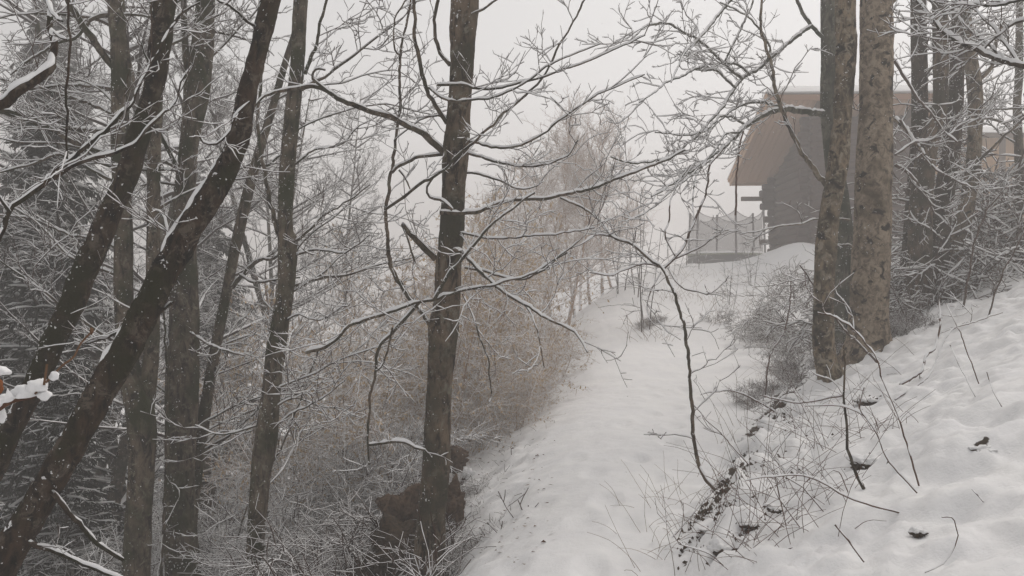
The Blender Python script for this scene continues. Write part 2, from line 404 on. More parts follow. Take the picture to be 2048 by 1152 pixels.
def spline(pts, step):
    p = np.asarray(pts, float); q = np.vstack([2*p[0]-p[1], p, 2*p[-1]-p[-2]]); out = []
    for i in range(1, len(q)-2):
        L = np.linalg.norm(q[i+1, :3]-q[i, :3]); n = max(2, int(L/step))
        t = np.linspace(0, 1, n, endpoint=False)[:, None]
        a, b, c, d = q[i-1], q[i], q[i+1], q[i+2]
        out.append(0.5*((2*b)+(-a+c)*t+(2*a-5*b+4*c-d)*t**2+(-a+3*b-3*c+d)*t**3))
    out.append(p[-1:]); return np.vstack(out)
def round_tube(pts, rad, k=14, amp=0.06, freq=6.0, seed=0.0, knobs=0.0):
    """trunk or limb with parallel-transported rings and uneven surface"""
    N = len(pts); t = nrm(np.gradient(pts, axis=0)); s = np.cross(t[0], (0.2, 1, 0.1)); s = s/np.linalg.norm(s)
    V = np.zeros((N, k, 3)); ph = np.arange(k)*2*np.pi/k
    for i in range(N):
        s = s-np.dot(s, t[i])*t[i]; s /= np.linalg.norm(s); b = np.cross(t[i], s)
        V[i] = np.cos(ph)[:, None]*s+np.sin(ph)[:, None]*b
    if amp > 0:
        D = np.zeros((N, k))
        for i in range(N):
            for j in range(k):
                q = pts[i]+V[i, j]*rad[i]
                v = Vector((q[0]*freq+seed, q[1]*freq, q[2]*freq*0.55))
                D[i, j] = 1.1*mnoise.noise(v*0.28)+mnoise.noise(v)+0.6*mnoise.noise(v*2.7)+0.4*mnoise.noise(v*7.0)
                if knobs: D[i, j] += knobs*max(0, mnoise.noise(v*0.9+Vector((9, 3, 1)))-0.25)*4
        R = rad[:, None]*(1+amp*D)
    else: R = rad[:, None]*np.ones((1, k))
    ring = pts[:, None, :]+V*R[..., None]
    v = ring.reshape(-1, 3); f = ring_faces(1, N, k)
    # close the tip
    return v, f

LW = 0.67      # traced widths include the snow; bare wood is thinner
class Tree:
    """a traced tree: trunk stems, limbs, then twigs"""
    def __init__(s, name, label, cat='tree', group=None, seed=1, mat=None, twig=None):
        s.args = (name, label, cat, group); s.mat = mat; s.twig = twig or M_TWIG
        s.rng = np.random.default_rng(seed); s.seed = seed; s.root = None; s.limbs = []; s.trunkpaths = []
    def mkroot(s, loc):
        s.root = empty(s.args[0], tuple(loc), s.args[1], s.args[2], s.args[3])
    def trunk(s, pix, Y, Yt=None, mat=None, k=22, amp=0.07, freq=7, toground=True, up=3.0, step=None, snow=0.0, knobs=0.0, name='trunk', ws=1.0):
        """pix: (px, py, width px) listed from top to bottom"""
        Yt = Y if Yt is None else Yt; n = len(pix); pp = []
        for i, (x, y, w) in enumerate(pix):
            yy = Yt+(Y-Yt)*i/(n-1); q = P(x, y, yy); pp.append((*q, w*0.5*yy/F))
        pp = pp[::-1]                                     # bottom first
        if toground:
            b = np.array(pp[0]); d = nrm(b[:3]-np.array(pp[1])[:3]); g = float(gz(b[0], b[1]))
            if b[2] > g-0.1:
                L = (b[2]-g+0.15)/max(0.35, -d[2]); dd = d*L
                pp = [(*(b[:3]+dd), b[3]*1.35), (*(b[:3]+dd*0.55), b[3]*1.08)]+pp
        if up > 0:
            a = np.array(pp[-1]); d = nrm(a[:3]-np.array(pp[-2])[:3])
            pp = pp+[(*(a[:3]+d*up*0.5+np.array((0.05, 0, 0.1))), a[3]*0.75), (*(a[:3]+d*up+np.array((0.1, 0.1, 0.2))), a[3]*0.2)]
        r = np.array([q[3] for q in pp])
        sp = spline(pp, step or max(0.03, r.mean()*0.35)); pts, rad = sp[:, :3], np.maximum(sp[:, 3], 0.004)*ws
        if toground: rad = rad*(1+0.42*np.exp(-np.clip(pts[:, 2]-gz(pts[:, 0], pts[:, 1]), 0, 9)/0.16))
        if s.root is None: s.mkroot((pts[0][0], pts[0][1], float(gz(pts[0][0], pts[0][1])) if toground else pts[0][2]))
        v, f = round_tube(pts, rad, k, amp, freq, s.seed*3.1, knobs)
        o = obj(name, v, f, mat or s.mat, s.root); s.trunkpaths.append((pts, rad))
        if snow > 0:
            P2 = pts[::2]; R2 = rad[::2]; cv = s.rng.random(len(P2)); cv = np.convolve(cv, np.ones(5)/5, 'same')
            v, f = snow_strips(P2[None]+0, R2[None]*0.40, ((0.020+0.5*R2)*snow*np.clip((cv-0.28)*4, 0, 1))[None], s.rng, k=7, gap=0.0, wmul=1.0, lump=0.35, wadd=0.004)
            obj('snow', v+np.repeat(nrm(np.cross(np.cross(nrm(np.gradient(P2, axis=0)), (0, 0, 1.0)), nrm(np.gradient(P2, axis=0))))*(0.52*R2)[:, None], 7, 0), f, M_SNOW, o)
        return o
    def snow_on(s, o, pts, rad, amt, hfix=None):
        n = len(pts); P1 = pts[None]; R = rad[None]
        if hfix is None: hfix = 0.006+0.36*rad
        v, f = snow_strips(P1, R, (hfix*amt)[None] if hasattr(hfix, '__len__') else hfix*amt, s.rng, k=7, gap=0.08, wmul=0.80, lump=0.5, wadd=0.003)
        obj('snow', v, f, M_SNOW, o)
    def limb(s, pix, w0, w1, Y0, Y1=None, snow=1.0, mat=None, step=0.035, tw=1.0, k=8, amp=0.10, name='branch'):
        Y1 = Y0 if Y1 is None else Y1; n = len(pix)
        pp = []
        for i, q in enumerate(pix):
            t = i/(n-1); yy = Y0+(Y1-Y0)*t; pp.append((*P(q[0], q[1], yy), (w0+(w1-w0)*t)*0.5*LW*yy/F))
        sp = spline(pp, step); nn = len(sp); tt = np.clip(np.arange(nn)/6.0, 0, 1)*np.clip((nn-1-np.arange(nn))/4.0, 0.3, 1)
        jit = np.array([[mnoise.noise(Vector((i*step*9+s.seed*7.3, pp[0][0]*5+c*31.7, 3.1))) + 0.6*mnoise.noise(Vector((i*step*26+s.seed*3.3, pp[0][2]*5+c*17.7, 1.1))) for c in range(3)] for i in range(nn)])
        sp[:, :3] += jit*(0.010+0.35*sp[:, 3:4])*tt[:, None]
        return s.limb3(sp[:, :3], np.maximum(sp[:, 3], 0.0022), snow, mat, tw, k, amp, name)
    def limb3(s, pts, rad, snow=1.0, mat=None, tw=1.0, k=8, amp=0.10, name='branch'):
        if s.root is None: s.mkroot(pts[0])
        v, f = round_tube(pts, rad, k, amp*1.5, 24, s.seed*1.7)
        o = obj(name, v, f, mat or s.mat, s.root)
        if snow > 0: s.snow_on(o, pts, rad, snow)
        if tw > 0: s.limbs.append((pts, tw))
        return o
    def auto(s, n, zr, Lr, side=None, r=0.02, snow=1.0, ti=0, up=0.15, tw=1.0, out=1.0):
        """n limbs growing from trunk stem ti between heights zr"""
        pts, rad = s.trunkpaths[ti]; ok = np.where((pts[:, 2] > zr[0]) & (pts[:, 2] < zr[1]))[0]
        if len(ok) < 2: return
        for i in range(n):
            j = int(s.rng.choice(ok)); a = s.rng.uniform(0, 2*np.pi) if side is None else s.rng.normal(side, 0.6)
            d = np.array((math.cos(a)*out, math.sin(a)*out*0.8, s.rng.uniform(0.0, 0.7)+up)); L = s.rng.uniform(*Lr)
            q = grow(pts[j:j+1], d[None], L, 12, s.rng, 0.12, (0, 0, -0.02))[0]
            rr = min(r*s.rng.uniform(0.6, 1.2), rad[j]*0.55)
            sp = spline(np.hstack([q, np.linspace(rr, 0.004, 12)[:, None]]), 0.06)
            s.limb3(sp[:, :3], np.maximum(sp[:, 3], 0.003), snow, None, tw, k=6, amp=0.08)
    def twigs(s, dens=7.0, L1=(0.25, 0.7), sub=4, sub2=2, r=0.0030, hs=0.010, up=0.12, wig=0.16, flat=0.6, extra=None, sgap=0.2):
        rng = s.rng; bases, tans = [], []; r = r*0.85; hs = hs*0.72
        for pts, tw in s.limbs:
            seg = np.linalg.norm(np.diff(pts, axis=0), axis=1).sum(); m = max(1, int(seg*dens*tw))
            b, t, _ = pick(pts[None], m, rng, 0.12, 1.0); bases.append(b); tans.append(t)
        b, t = np.concatenate(bases), np.concatenate(tans); S = len(b)
        l1 = grow(b, diverge(t, rng, 0.75, 0.25, flat, up*0.4), rng.uniform(L1[0], L1[1], S)*rng.uniform(0.6, 1.35, S), 8, rng, wig*1.25, (0, 0, 0.05))
        bark, snow = [tubes(l1, taper(S, 8, r*1.5, r*0.7))], [snow_strips(l1, taper(S, 8, r*1.5, r), hs*1.25, rng, gap=sgap)]
        b, t, f = pick(l1, sub, rng, 0.2, 1.0)
        l2 = grow(b, diverge(t, rng, 0.8, 0.25, flat, up), rng.uniform(0.10, 0.30, len(b)), 4, rng, wig*1.2, (0, 0, 0.04))
        bark.append(tubes(l2, taper(len(b), 4, r, r*0.7))); snow.append(snow_strips(l2, taper(len(b), 4, r*1.1, r*0.9), hs, rng, gap=sgap))
        if sub2:
            b, t, f = pick(l2, sub2, rng, 0.3, 1.0)
            l3 = grow(b, diverge(t, rng, 0.8, 0.3, 0.9, up*1.3), rng.uniform(0.03, 0.10, len(b)), 3, rng, wig, (0, 0, 0.06))
            bark.append(tubes(l3, taper(len(b), 3, r*0.85, r*0.8))); snow.append(snow_strips(l3, taper(len(b), 3, r, r), hs*0.9, rng, gap=sgap))
        v, f = merge(bark); o = obj('twigs', v, f, s.twig, s.root, 'stuff')
        v, f = merge(snow); obj('twig_snow', v, f, M_SNOW, o, 'stuff')
# ------------------------------------------------------------------ log barn
def box_me(name, mat, bev=0.0):
    v = np.array([(x, y, z) for x in (-.5, .5) for y in (-.5, .5) for z in (-.5, .5)])
    f = np.array([(0, 1, 3, 2), (4, 6, 7, 5), (0, 4, 5, 1), (2, 3, 7, 6), (0, 2, 6, 4), (1, 5, 7, 3)])
    return mesh_np(name, v, f, mat, False)
def log_me(name, mat, k=8):
    """unit log along X, slightly squared, with end caps"""
    ph = np.arange(k)*2*np.pi/k+np.pi/k
    ring = np.stack([np.zeros(k), np.cos(ph)*0.54, np.sin(ph)*0.54], 1)
    xs = [-.5, -.49, .49, .5]; sc = [0.86, 1, 1, 0.86]
    V = np.concatenate([ring*np.array((1, s, s))+np.array((x, 0, 0)) for x, s in zip(xs, sc)]+[np.array([(-.5, 0, 0), (.5, 0, 0)])])
    me = bpy.data.meshes.new(name); fs = [tuple(q) for q in ring_faces(1, 4, k)]
    fs += [(4*k, (j+1) % k, j) for j in range(k)]+[(4*k+1, 3*k+j, 3*k+(j+1) % k) for j in range(k)]
    me.from_pydata(V.tolist(), [], fs); me.materials.append(mat); me.update(); return me

def build_barn():
    rot = math.radians(-2.0)
    O = np.array((9.10, 26.0, 2.0))
    b = empty('log_barn', O, 'weathered dark log barn with wide roof overhang on the snowy rise in fog', 'barn', rotz=rot)
    lm = log_me('log', M_LOG); em = log_me('log_end', M_LOGEND); bm = box_me('board', M_SOFFIT); vm = box_me('verge', M_VERGE); fm = box_me('fascia', M_FASCIA); sm = box_me('beam', M_LOGEND)
    wall = bpy.data.objects.new('wall', None); COL.objects.link(wall); wall.parent = b
    LEN, DEP = 2.9, 3.75
    z_near, z_far = 5.16, 3.30                 # roof underside over the near and the far verge, relative to O
    vn, vf = -0.95, 4.15
    slope = (z_far-z_near)/(vf-vn)
    rz = lambda v: z_near+slope*(v-vn)
    rr = random.Random(3); H = 0.225
    for i in range(24):
        z = -0.6+H*(i+0.5)
        # near wall logs
        if z < rz(0)-0.1:
            e0 = -0.28-0.16*rr.random(); link_mesh('log', lm, wall, ((e0+LEN+.3)/2, 0, z), (rr.uniform(-.1, .1), 0, 0), (LEN+.3-e0, H, H))
        # gable wall logs, cut under the roof slope
        ve = min(DEP, vn+(z+0.12-z_near)/slope)
        if ve > 0.3:
            a0 = -0.25-0.12*rr.random(); a1 = ve+(0.25+.1*rr.random() if ve >= DEP else 0)
            link_mesh('log', lm, wall, (0, (a0+a1)/2, z+H/2), (rr.uniform(-.1, .1), 0, math.pi/2), (a1-a0, H, H))
            a0 = 0.1
            link_mesh('log', lm, wall, (LEN, (a0+ve)/2, z+H/2), (0, 0, math.pi/2), (ve-a0, H, H))
        # far wall logs, their ends stick out past the corner, longer towards the top
        if z < rz(DEP)-0.1:
            e0 = -0.12-0.26*rr.random()-0.22*smooth(0.2, 2.6, z)+(0.12 if i % 5 == 2 else 0)
            link_mesh('log', lm, wall, ((e0+LEN)/2, DEP, z), (rr.uniform(-.1, .1), 0, 0), (LEN-e0, H, H))
    # beams
    bb = link_mesh('beam', sm, b, (-0.55, DEP+.1, 2.72), (0, 0, 0), (1.3, 0.16, 0.14))
    # roof: soffit boards run from the high near edge to the far eave
    roof = bpy.data.objects.new('roof', None); COL.objects.link(roof); roof.parent = b
    ang = math.atan(slope); Lb = math.hypot(vf-vn, z_far-z_near); vc, zc = (vn+vf)/2, (z_near+z_far)/2
    u = -1.50; W = 0.17
    while u < LEN+0.9:
        link_mesh('plank', bm, roof, (u+W/2, vc+rr.uniform(-.01, .01), zc+0.02+rr.uniform(0, .012)), (ang, rr.uniform(-.02, .02), 0), (W-0.012, Lb, 0.03)); u += W
    link_mesh('verge_board', vm, roof, (-1.53, vc, zc+0.03), (ang, 0, 0), (0.04, Lb+.06, 0.24))
    link_mesh('verge_board', vm, roof, (-1.585, vc, zc+0.11), (ang, 0, 0), (0.04, Lb+.06, 0.14))
    link_mesh('fascia', fm, roof, ((LEN-0.6)/2, vn-.03, z_near+.03), (0, 0, 0), (LEN+2.4, 0.045, 0.17))
    link_mesh('fascia', vm, roof, ((LEN-0.6)/2, vf+.03, z_far+.03), (0, 0, 0), (LEN+2.4, 0.045, 0.22))
    for uu in (0.0, LEN/2, LEN):
        link_mesh('rafter', sm, roof, (uu, vc, zc-0.10), (ang, 0, 0), (0.14, Lb-.2, 0.18))
    # snow on the roof: a soft slab
    n1, n2 = 40, 22; uu, vv = np.meshgrid(np.linspace(-1.63, LEN+.93, n1), np.linspace(vn-.07, vf+.07, n2))
    ed = np.minimum(np.minimum(uu+1.63, LEN+.93-uu), np.minimum(vv-vn+.07, vf+.07-vv)); hh = 0.32*np.sqrt(np.clip(ed/0.25, 0, 1))+0.03*vnoise(uu*2, vv*2, 4)*(ed > .01)
    top = np.stack([uu, vv, rz(vv)+0.17+hh], -1).reshape(-1, 3); bot = np.stack([uu, vv, rz(vv)+0.165], -1).reshape(-1, 3)
    ii = np.arange(n2-1)[:, None]*n1+np.arange(n1-1)[None]; q = np.stack([ii, ii+1, ii+n1+1, ii+n1], -1).reshape(-1, 4)
    ro = link_mesh('snow', mesh_np('snow', np.vstack([top, bot]), np.vstack([q, q[:, ::-1]+len(top)]), M_SNOW), roof)
    # timber steps and rails at the far corner
    s = empty('timber_steps', P(1575, 490, 29.3), 'slanting weathered timber rails and beam beside the barn corner', 'steps')
    def bar(p, q, w, name):
        p, q = np.array(p, float), np.array(q, float); d = Vector(q-p); o = link_mesh(name, sm, s, tuple((p+q)/2-np.array(s.location)), d.to_track_quat('X', 'Z').to_euler(), (d.length, w*0.7, w)); return o
    bar(P(1520, 484, 29.2), P(1566, 483, 29.2), 0.16, 'beam'); bar(P(1538, 476, 29.3), P(1605, 432, 28.6), 0.12, 'rail')
    bar(P(1540, 508, 29.0), P(1650, 436, 28.0), 0.17, 'rail'); bar(P(1560, 500, 29.6), P(1560, 470, 29.6), 0.12, 'post')
    bar(P(1545, 512, 28.9), P(1580, 490, 28.5), 0.12, 'rail')
build_barn()

def build_shed():
    x0, y0 = 16.0, 31.0; z0 = float(gz(17.5, 31))-0.3
    s = empty('timber_shed', (x0, y0, z0), 'ochre boarded timber shed glimpsed behind the snowy twigs', 'shed')
    bm = box_me('shed_board', M_OCHRE); dm = box_me('shed_dark', M_LOGEND); h = 7.2-z0
    for i in range(17):
        link_mesh('board', bm if i % 7 else dm, s, (0.12+i*0.24, 0, h/2), (0, 0, 0), (0.23, 0.04, h))
        link_mesh('board', bm, s, (0, 0.14+i*0.24, h/2), (0, 0, math.pi/2), (0.23, 0.04, h))
    link_mesh('roof', box_me('shed_roof', M_LOGEND), s, (2.0, 2.0, h+.12), (0.1, 0, 0), (5.2, 5.4, 0.12))
    n1 = 18; uu, vv = np.meshgrid(np.linspace(-2.65, 2.65, n1), np.linspace(-2.75, 2.75, n1)); ed = np.minimum(2.65-abs(uu), 2.75-abs(vv))
    tp = np.stack([uu, vv, 0.07+0.24*np.sqrt(np.clip(ed/.4, 0, 1))], -1).reshape(-1, 3); ii = np.arange(n1-1)[:, None]*n1+np.arange(n1-1)[None]
    link_mesh('snow', mesh_np('snow', tp, np.stack([ii, ii+1, ii+n1+1, ii+n1], -1).reshape(-1, 4), M_SNOW), s, (2.0, 2.0, h+.12), (0.1, 0, 0))
build_shed()

# ------------------------------------------------------------------ trampoline
def build_trampoline():
    C = P(1452, 510, 36.0); R = 1.58; gzz = float(gz(C[0], C[1])); zr = C[2]
    t = empty('trampoline', (C[0], C[1], gzz), 'round garden trampoline with sagging safety net fading into fog', 'trampoline')
    ph = np.linspace(0, 2*np.pi, 65)[:-1]
    def ringtube(r, z, rad, name, mat, k=8, flat=1.0):
        q = np.arange(k)*2*np.pi/k; V = np.stack([((r+np.cos(q)[None]*rad)*np.cos(ph)[:, None])+C[0], ((r+np.cos(q)[None]*rad)*np.sin(ph)[:, None])+C[1], z+np.sin(q)[None]*rad*flat+0*ph[:, None]], -1).reshape(-1, 3)
        n = len(ph); f = np.array([(i*k+j, i*k+(j+1) % k, ((i+1) % n)*k+(j+1) % k, ((i+1) % n)*k+j) for i in range(n) for j in range(k)])
        return obj(name, V, f, mat, t)
    ringtube(R-0.08, zr, 0.14, 'edge_pad', M_PAD, 8, 0.25)
    ringtube(R-0.08, zr+0.05, 0.125, 'pad_snow', M_SNOW, 8, 0.45)
    # skirt and legs
    V = np.concatenate([np.stack([R*.97*np.cos(ph)+C[0], R*.97*np.sin(ph)+C[1], np.full(64, zr-.02)], 1), np.stack([R*1.0*np.cos(ph)+C[0], R*1.0*np.sin(ph)+C[1], np.full(64, gzz+.0)], 1)])
    obj('skirt', V, np.array([(i, (i+1) % 64, 64+(i+1) % 64, 64+i) for i in range(64)]), M_SKIRT, t)
    rr = np.linspace(0, R-.2, 8); V = np.concatenate([np.stack([r*np.cos(ph)+C[0], r*np.sin(ph)+C[1], np.full(64, zr-.02-.1*(1-(r/R)**2))], 1) for r in rr])
    obj('jumping_mat', V, np.array([(a*64+i, a*64+(i+1) % 64, (a+1)*64+(i+1) % 64, (a+1)*64+i) for a in range(7) for i in range(64)]), M_SNOW, t)
    n = 6; tops = []; a0 = -np.pi/2+0.0
    H = 1.78
    for i in range(n):
        a = a0+i*2*np.pi/n; r0, r1 = R+.08, R-.02
        p0 = np.array((C[0]+r0*math.cos(a), C[1]+r0*math.sin(a), gzz)); p1 = np.array((C[0]+r1*math.cos(a), C[1]+r1*math.sin(a), zr+H))
        pts = np.linspace(p0, p1, 12); v, f = round_tube(pts, np.full(12, 0.042), 8, 0.0); obj('pole', v, f, M_FOAM, t); tops.append(a)
        v, f = round_tube(np.linspace(p1, p1+np.array((0, 0, .06)), 4), np.array((.05, .055, .045, .01)), 8, 0.0); obj('pole_cap', v, f, M_FOAM, t)
    A = np.linspace(0, 2*np.pi, 97)[:-1]+a0; fr = (np.arange(96) % 16)/16.0; sag = 0.30*(4*fr*(1-fr))**0.8
    hs = np.linspace(0, 1, 9); V = []
    for h in hs:
        z = zr+0.08+h*(H-.08-sag); rad = (R-.06)*(1-0.10*h*4*fr*(1-fr))
        V.append(np.stack([C[0]+rad*np.cos(A), C[1]+rad*np.sin(A), z], 1))
    net = obj('net', np.concatenate(V), np.array([(a*96+i, a*96+(i+1) % 96, (a+1)*96+(i+1) % 96, (a+1)*96+i) for a in range(8) for i in range(96)]), M_NET, t)
    top = np.vstack([V[-1], V[-1][:1]]); v, f = round_tube(top, np.full(len(top), 0.014), 5, 0.0); obj('net_rope', v, f, M_FOAM, net)
build_trampoline()

# ------------------------------------------------------------------ traced trees
def L(*a): return list(a)
# 1 big leaning dark trunk
t = Tree('leaning_tree', 'thick dark mossy trunk leaning across the others, snow along its upper edge', seed=11, mat=M_DARK)
t.trunk([(542, -10, 52), (517, 100, 50), (492, 200, 52), (477, 280, 56), (440, 360, 65), (400, 425, 68), (360, 490, 70), (320, 560, 70), (300, 606, 72), (250, 701, 75), (200, 786, 75), (145, 886, 76), (95, 976, 78), (45, 1061, 82), (5, 1130, 90)], 4.4, 4.9, k=48, amp=0.13, freq=15, up=2.0, snow=1.0, step=0.022, ws=0.74)
t.limb([(500, 205), (470, 235), (455, 275), (430, 290), (405, 285), (395, 262)], 10, 4, 4.75, 4.6, 1.3)
t.limb([(345, 605), (300, 640), (240, 665), (200, 680), (150, 690)], 9, 5, 4.6, 5.4, 1.5)
t.limb([(30, 1075), (100, 1100), (170, 1130), (260, 1165)], 16, 10, 4.4, 4.5, 1.3, tw=0.3)
t.limb([(105, 985), (150, 1040), (200, 1090), (245, 1120)], 15, 10, 4.4, 4.9, 1.3, tw=0.3)
t.limb([(330, 585), (320, 520), (335, 470), (325, 430), (305, 420)], 9, 4, 4.65, 4.9, 1.4)
t.limb([(527, 60), (495, 45), (470, 20), (440, 5), (410, -20)], 8, 4, 4.9, 4.5, 1.2)
t.twigs(5, (0.15, 0.4), 3, 2, 0.0028, 0.008)

# 2 second leaning dark trunk with its forked snowy boughs
t = Tree('leaning_tree', 'dark mossy trunk leaning in parallel beside the thickest one, with long snowy boughs', seed=12, mat=M_DARK)
t.trunk([(332, -10, 54), (325, 55, 52), (312, 150, 48), (295, 215, 50), (272, 290, 58), (250, 360, 58), (220, 425, 56), (195, 485, 58), (165, 550, 58), (145, 606, 56), (115, 666, 56), (85, 736, 56), (55, 801, 54), (25, 856, 54), (-10, 930, 56), (-60, 1020, 60)], 5.0, 5.5, k=44, amp=0.13, freq=15, up=2.0, snow=0.8, step=0.024, ws=0.80)
t.limb([(-30, 520), (0, 475), (20, 425), (65, 385), (120, 340), (170, 295), (225, 250), (260, 210), (280, 165), (305, 125), (330, 75), (350, 45)], 17, 6, 4.3, 4.9, 1.5, step=0.03)
t.limb([(105, 358), (160, 325), (230, 305), (262, 290), (290, 262), (330, 225), (345, 212), (362, 165), (385, 130)], 12, 4, 4.5, 4.8, 1.6)
t.limb([(300, 130), (288, 105), (283, 85)], 6, 3, 5.2, 5.0, 0.8)
t.limb([(20, 425), (5, 405), (-10, 380)], 9, 6, 4.3, 4.2, 1.2)
t.limb([(350, 45), (360, 30), (375, 18), (400, 5)], 9, 4, 5.0, 4.8, 0.8)
t.twigs(4, (0.15, 0.45), 3, 2, 0.0028, 0.008)

# 3 thick snow-loaded bough entering the picture
t = Tree('overhanging_bough', 'thick bough loaded with deep snow reaching in above the forked branch', 'branch', seed=13, mat=M_DARK)
t.limb([(-60, 245), (-20, 218), (35, 188), (65, 165), (95, 138), (103, 118), (108, 85), (103, 45), (97, 10), (88, -40)], 36, 12, 3.9, 4.3, 1.7, step=0.025, k=14, amp=0.16, tw=0.4)
t.limb([(133, -30), (137, 30), (141, 90), (137, 150), (134, 210), (132, 260), (134, 318)], 8, 6, 4.0, 4.0, 0.0, tw=0.15)
t.limb([(104, 60), (120, 75), (133, 80)], 7, 5, 4.2, 4.05, 1.4, tw=0)
t.limb([(90, -30), (95, 10), (110, 35), (125, 42)], 9, 6, 4.3, 4.1, 1.5, tw=0)
t.twigs(6, (0.15, 0.4), 3, 2, 0.0028, 0.008)

# 4 forked grey tree
t = Tree('grey_forked_tree', 'grey trunk that forks low down into two upright stems behind the leaning pair', seed=14, mat=M_GREY)
t.trunk([(231, -10, 32), (238, 80, 32), (242, 130, 38), (241, 200, 35), (240, 300, 34), (247, 450, 36), (247, 576, 37), (250, 650, 38), (262, 760, 44), (282, 835, 56), (283, 930, 50), (278, 1020, 52), (272, 1152, 54)], 8.0, k=26, amp=0.05, up=4)
t.trunk([(310, -20, 22), (315, 60, 24), (312, 200, 25), (308, 330, 26), (307, 450, 26), (305, 576, 27), (303, 700, 30), (292, 790, 36), (286, 850, 38)], 8.05, k=20, amp=0.05, toground=False, up=4)
t.limb([(228, 135), (200, 100), (170, 60), (145, 20), (125, -20)], 22, 16, 8.0, 7.6, 0.5, k=10)
t.limb([(222, 262), (170, 262), (125, 255), (60, 245), (0, 225), (-40, 215)], 14, 9, 8.0, 7.3, 1.6)
t.limb([(232, 312), (180, 298), (130, 275), (60, 235), (0, 220), (-40, 205)], 15, 10, 8.0, 7.2, 1.6)
t.limb([(232, 232), (190, 212), (140, 195), (60, 172), (0, 158)], 10, 6, 8.0, 8.8, 1.6)
t.limb([(228, 178), (175, 172), (120, 172), (50, 180)], 9, 5, 8.0, 8.6, 1.6)
t.limb([(232, 365), (180, 340), (120, 310), (60, 330), (0, 345)], 9, 5, 8.0, 7.6, 1.6)
t.limb([(225, 30), (200, 32), (180, 42), (170, 55), (150, 75), (110, 90), (60, 120), (20, 150)], 13, 5, 8.0, 7.8, 1.4)
t.limb([(246, 30), (280, 30), (300, 34), (340, 38)], 8, 5, 8.0, 7.6, 1.4)
t.limb([(240, 500), (200, 480), (140, 470), (70, 440), (0, 430)], 9, 4, 8.0, 8.4, 1.6)
t.auto(9, (0.0, 5.5), (0.8, 1.8), side=math.pi, r=0.016, snow=1.4)
t.auto(5, (0.5, 5.5), (0.8, 1.5), side=0.3, r=0.014, ti=1, snow=1.4)
t.twigs(6.0, (0.3, 0.8), 4, 2, 0.0036, 0.011)

# 5 wide grey tree
t = Tree('grey_double_tree', 'broad grey trunk with a fused second stem, dark hollow near its foot', seed=15, mat=M_GREY)
t.trunk([(412, -10, 35), (407, 75, 42), (395, 175, 50), (380, 275, 38), (372, 350, 40), (368, 425, 44), (368, 576, 54), (368, 676, 58), (365, 776, 64), (362, 876, 58), (360, 976, 56), (362, 1076, 64), (366, 1160, 68)], 8.6, k=26, amp=0.06, up=4)
t.trunk([(368, -20, 11), (370, 80, 13), (376, 150, 14), (384, 195, 16)], 8.55, k=12, amp=0.05, toground=False, up=3, name='trunk')
t.trunk([(590, 60, 9), (575, 110, 12), (545, 215, 15), (505, 350, 20), (475, 475, 22), (455, 575, 20), (435, 676, 21), (415, 791, 23), (402, 876, 25), (388, 960, 30), (374, 1080, 34)], 8.8, 8.9, k=16, amp=0.05, toground=False, up=2.5, name='trunk')
t.limb([(356, 335), (335, 300), (322, 275), (310, 240)], 14, 8, 8.5, 8.2, 1.2)
t.limb([(358, 340), (340, 330), (320, 322), (290, 318)], 9, 6, 8.5, 8.0, 1.6)
t.limb([(380, 665), (420, 690), (450, 700), (490, 712)], 7, 4, 8.4, 8.0, 1.4)
t.limb([(350, 370), (310, 365), (280, 372)], 7, 4, 8.5, 8.2, 1.4)
t.limb([(512, 330), (540, 330), (560, 310), (600, 290)], 8, 4, 8.9, 8.7, 1.4)
t.limb([(465, 575), (490, 545), (520, 520), (550, 515), (590, 470)], 14, 5, 8.8, 8.3, 1.4)
t.limb([(480, 550), (510, 565), (550, 560), (600, 555)], 8, 4, 8.7, 8.3, 1.4)
t.limb([(325, 590), (330, 680), (336, 780), (332, 860), (330, 1000), (322, 1160)], 5, 9, 8.2, 8.2, 0.0, tw=0.3)
t.limb([(640, 690), (600, 800), (560, 900), (500, 1000), (470, 1100)], 5, 5, 8.3, 8.3, 0.4, tw=0.5)
t.limb([(410, 890), (440, 865), (475, 868), (505, 862)], 5, 3, 8.5, 8.2, 1.4)
t.auto(8, (0.0, 6.0), (0.7, 1.6), r=0.014, snow=1.4)
t.auto(6, (-0.5, 5.0), (0.7, 1.6), side=0.2, r=0.012, ti=2, snow=1.4)
t.twigs(6.0, (0.3, 0.8), 4, 2, 0.0036, 0.011)

# 6 slim kinked grey tree
t = Tree('grey_slim_tree', 'slim grey trunk with kinks and swellings, standing alone before the pale thicket', seed=16, mat=M_GREY)
t.trunk([(602, -10, 28), (595, 125, 28), (585, 225, 30), (575, 325, 31), (570, 450, 31), (576, 490, 39), (572, 576, 33), (560, 650, 36), (552, 701, 38), (542, 786, 36), (532, 876, 44), (522, 951, 40), (515, 1026, 38), (510, 1101, 36), (505, 1160, 38)], 7.8, k=24, amp=0.055, up=4)
t.limb([(610, 148), (622, 115), (632, 90), (645, 30), (662, -20)], 12, 8, 7.8, 7.6, 0.4)
t.limb([(556, 468), (545, 420), (535, 380), (520, 300), (515, 235), (528, 120), (548, 20)], 14, 7, 7.8, 8.2, 0.4)
t.limb([(582, 490), (620, 460), (650, 430), (700, 400), (740, 370)], 8, 3, 7.8, 7.5, 1.6)
t.limb([(585, 510), (640, 500), (690, 505), (740, 470)], 7, 3, 7.8, 7.4, 1.6)
t.limb([(588, 330), (630, 300), (680, 290), (720, 250)], 6, 3, 7.8, 7.6, 1.6)
t.limb([(562, 645), (600, 630), (640, 640), (690, 610)], 6, 3, 7.8, 7.5, 1.6)
t.limb([(535, 870), (580, 830), (640, 800), (690, 760)], 5, 3, 7.8, 7.4, 1.4)
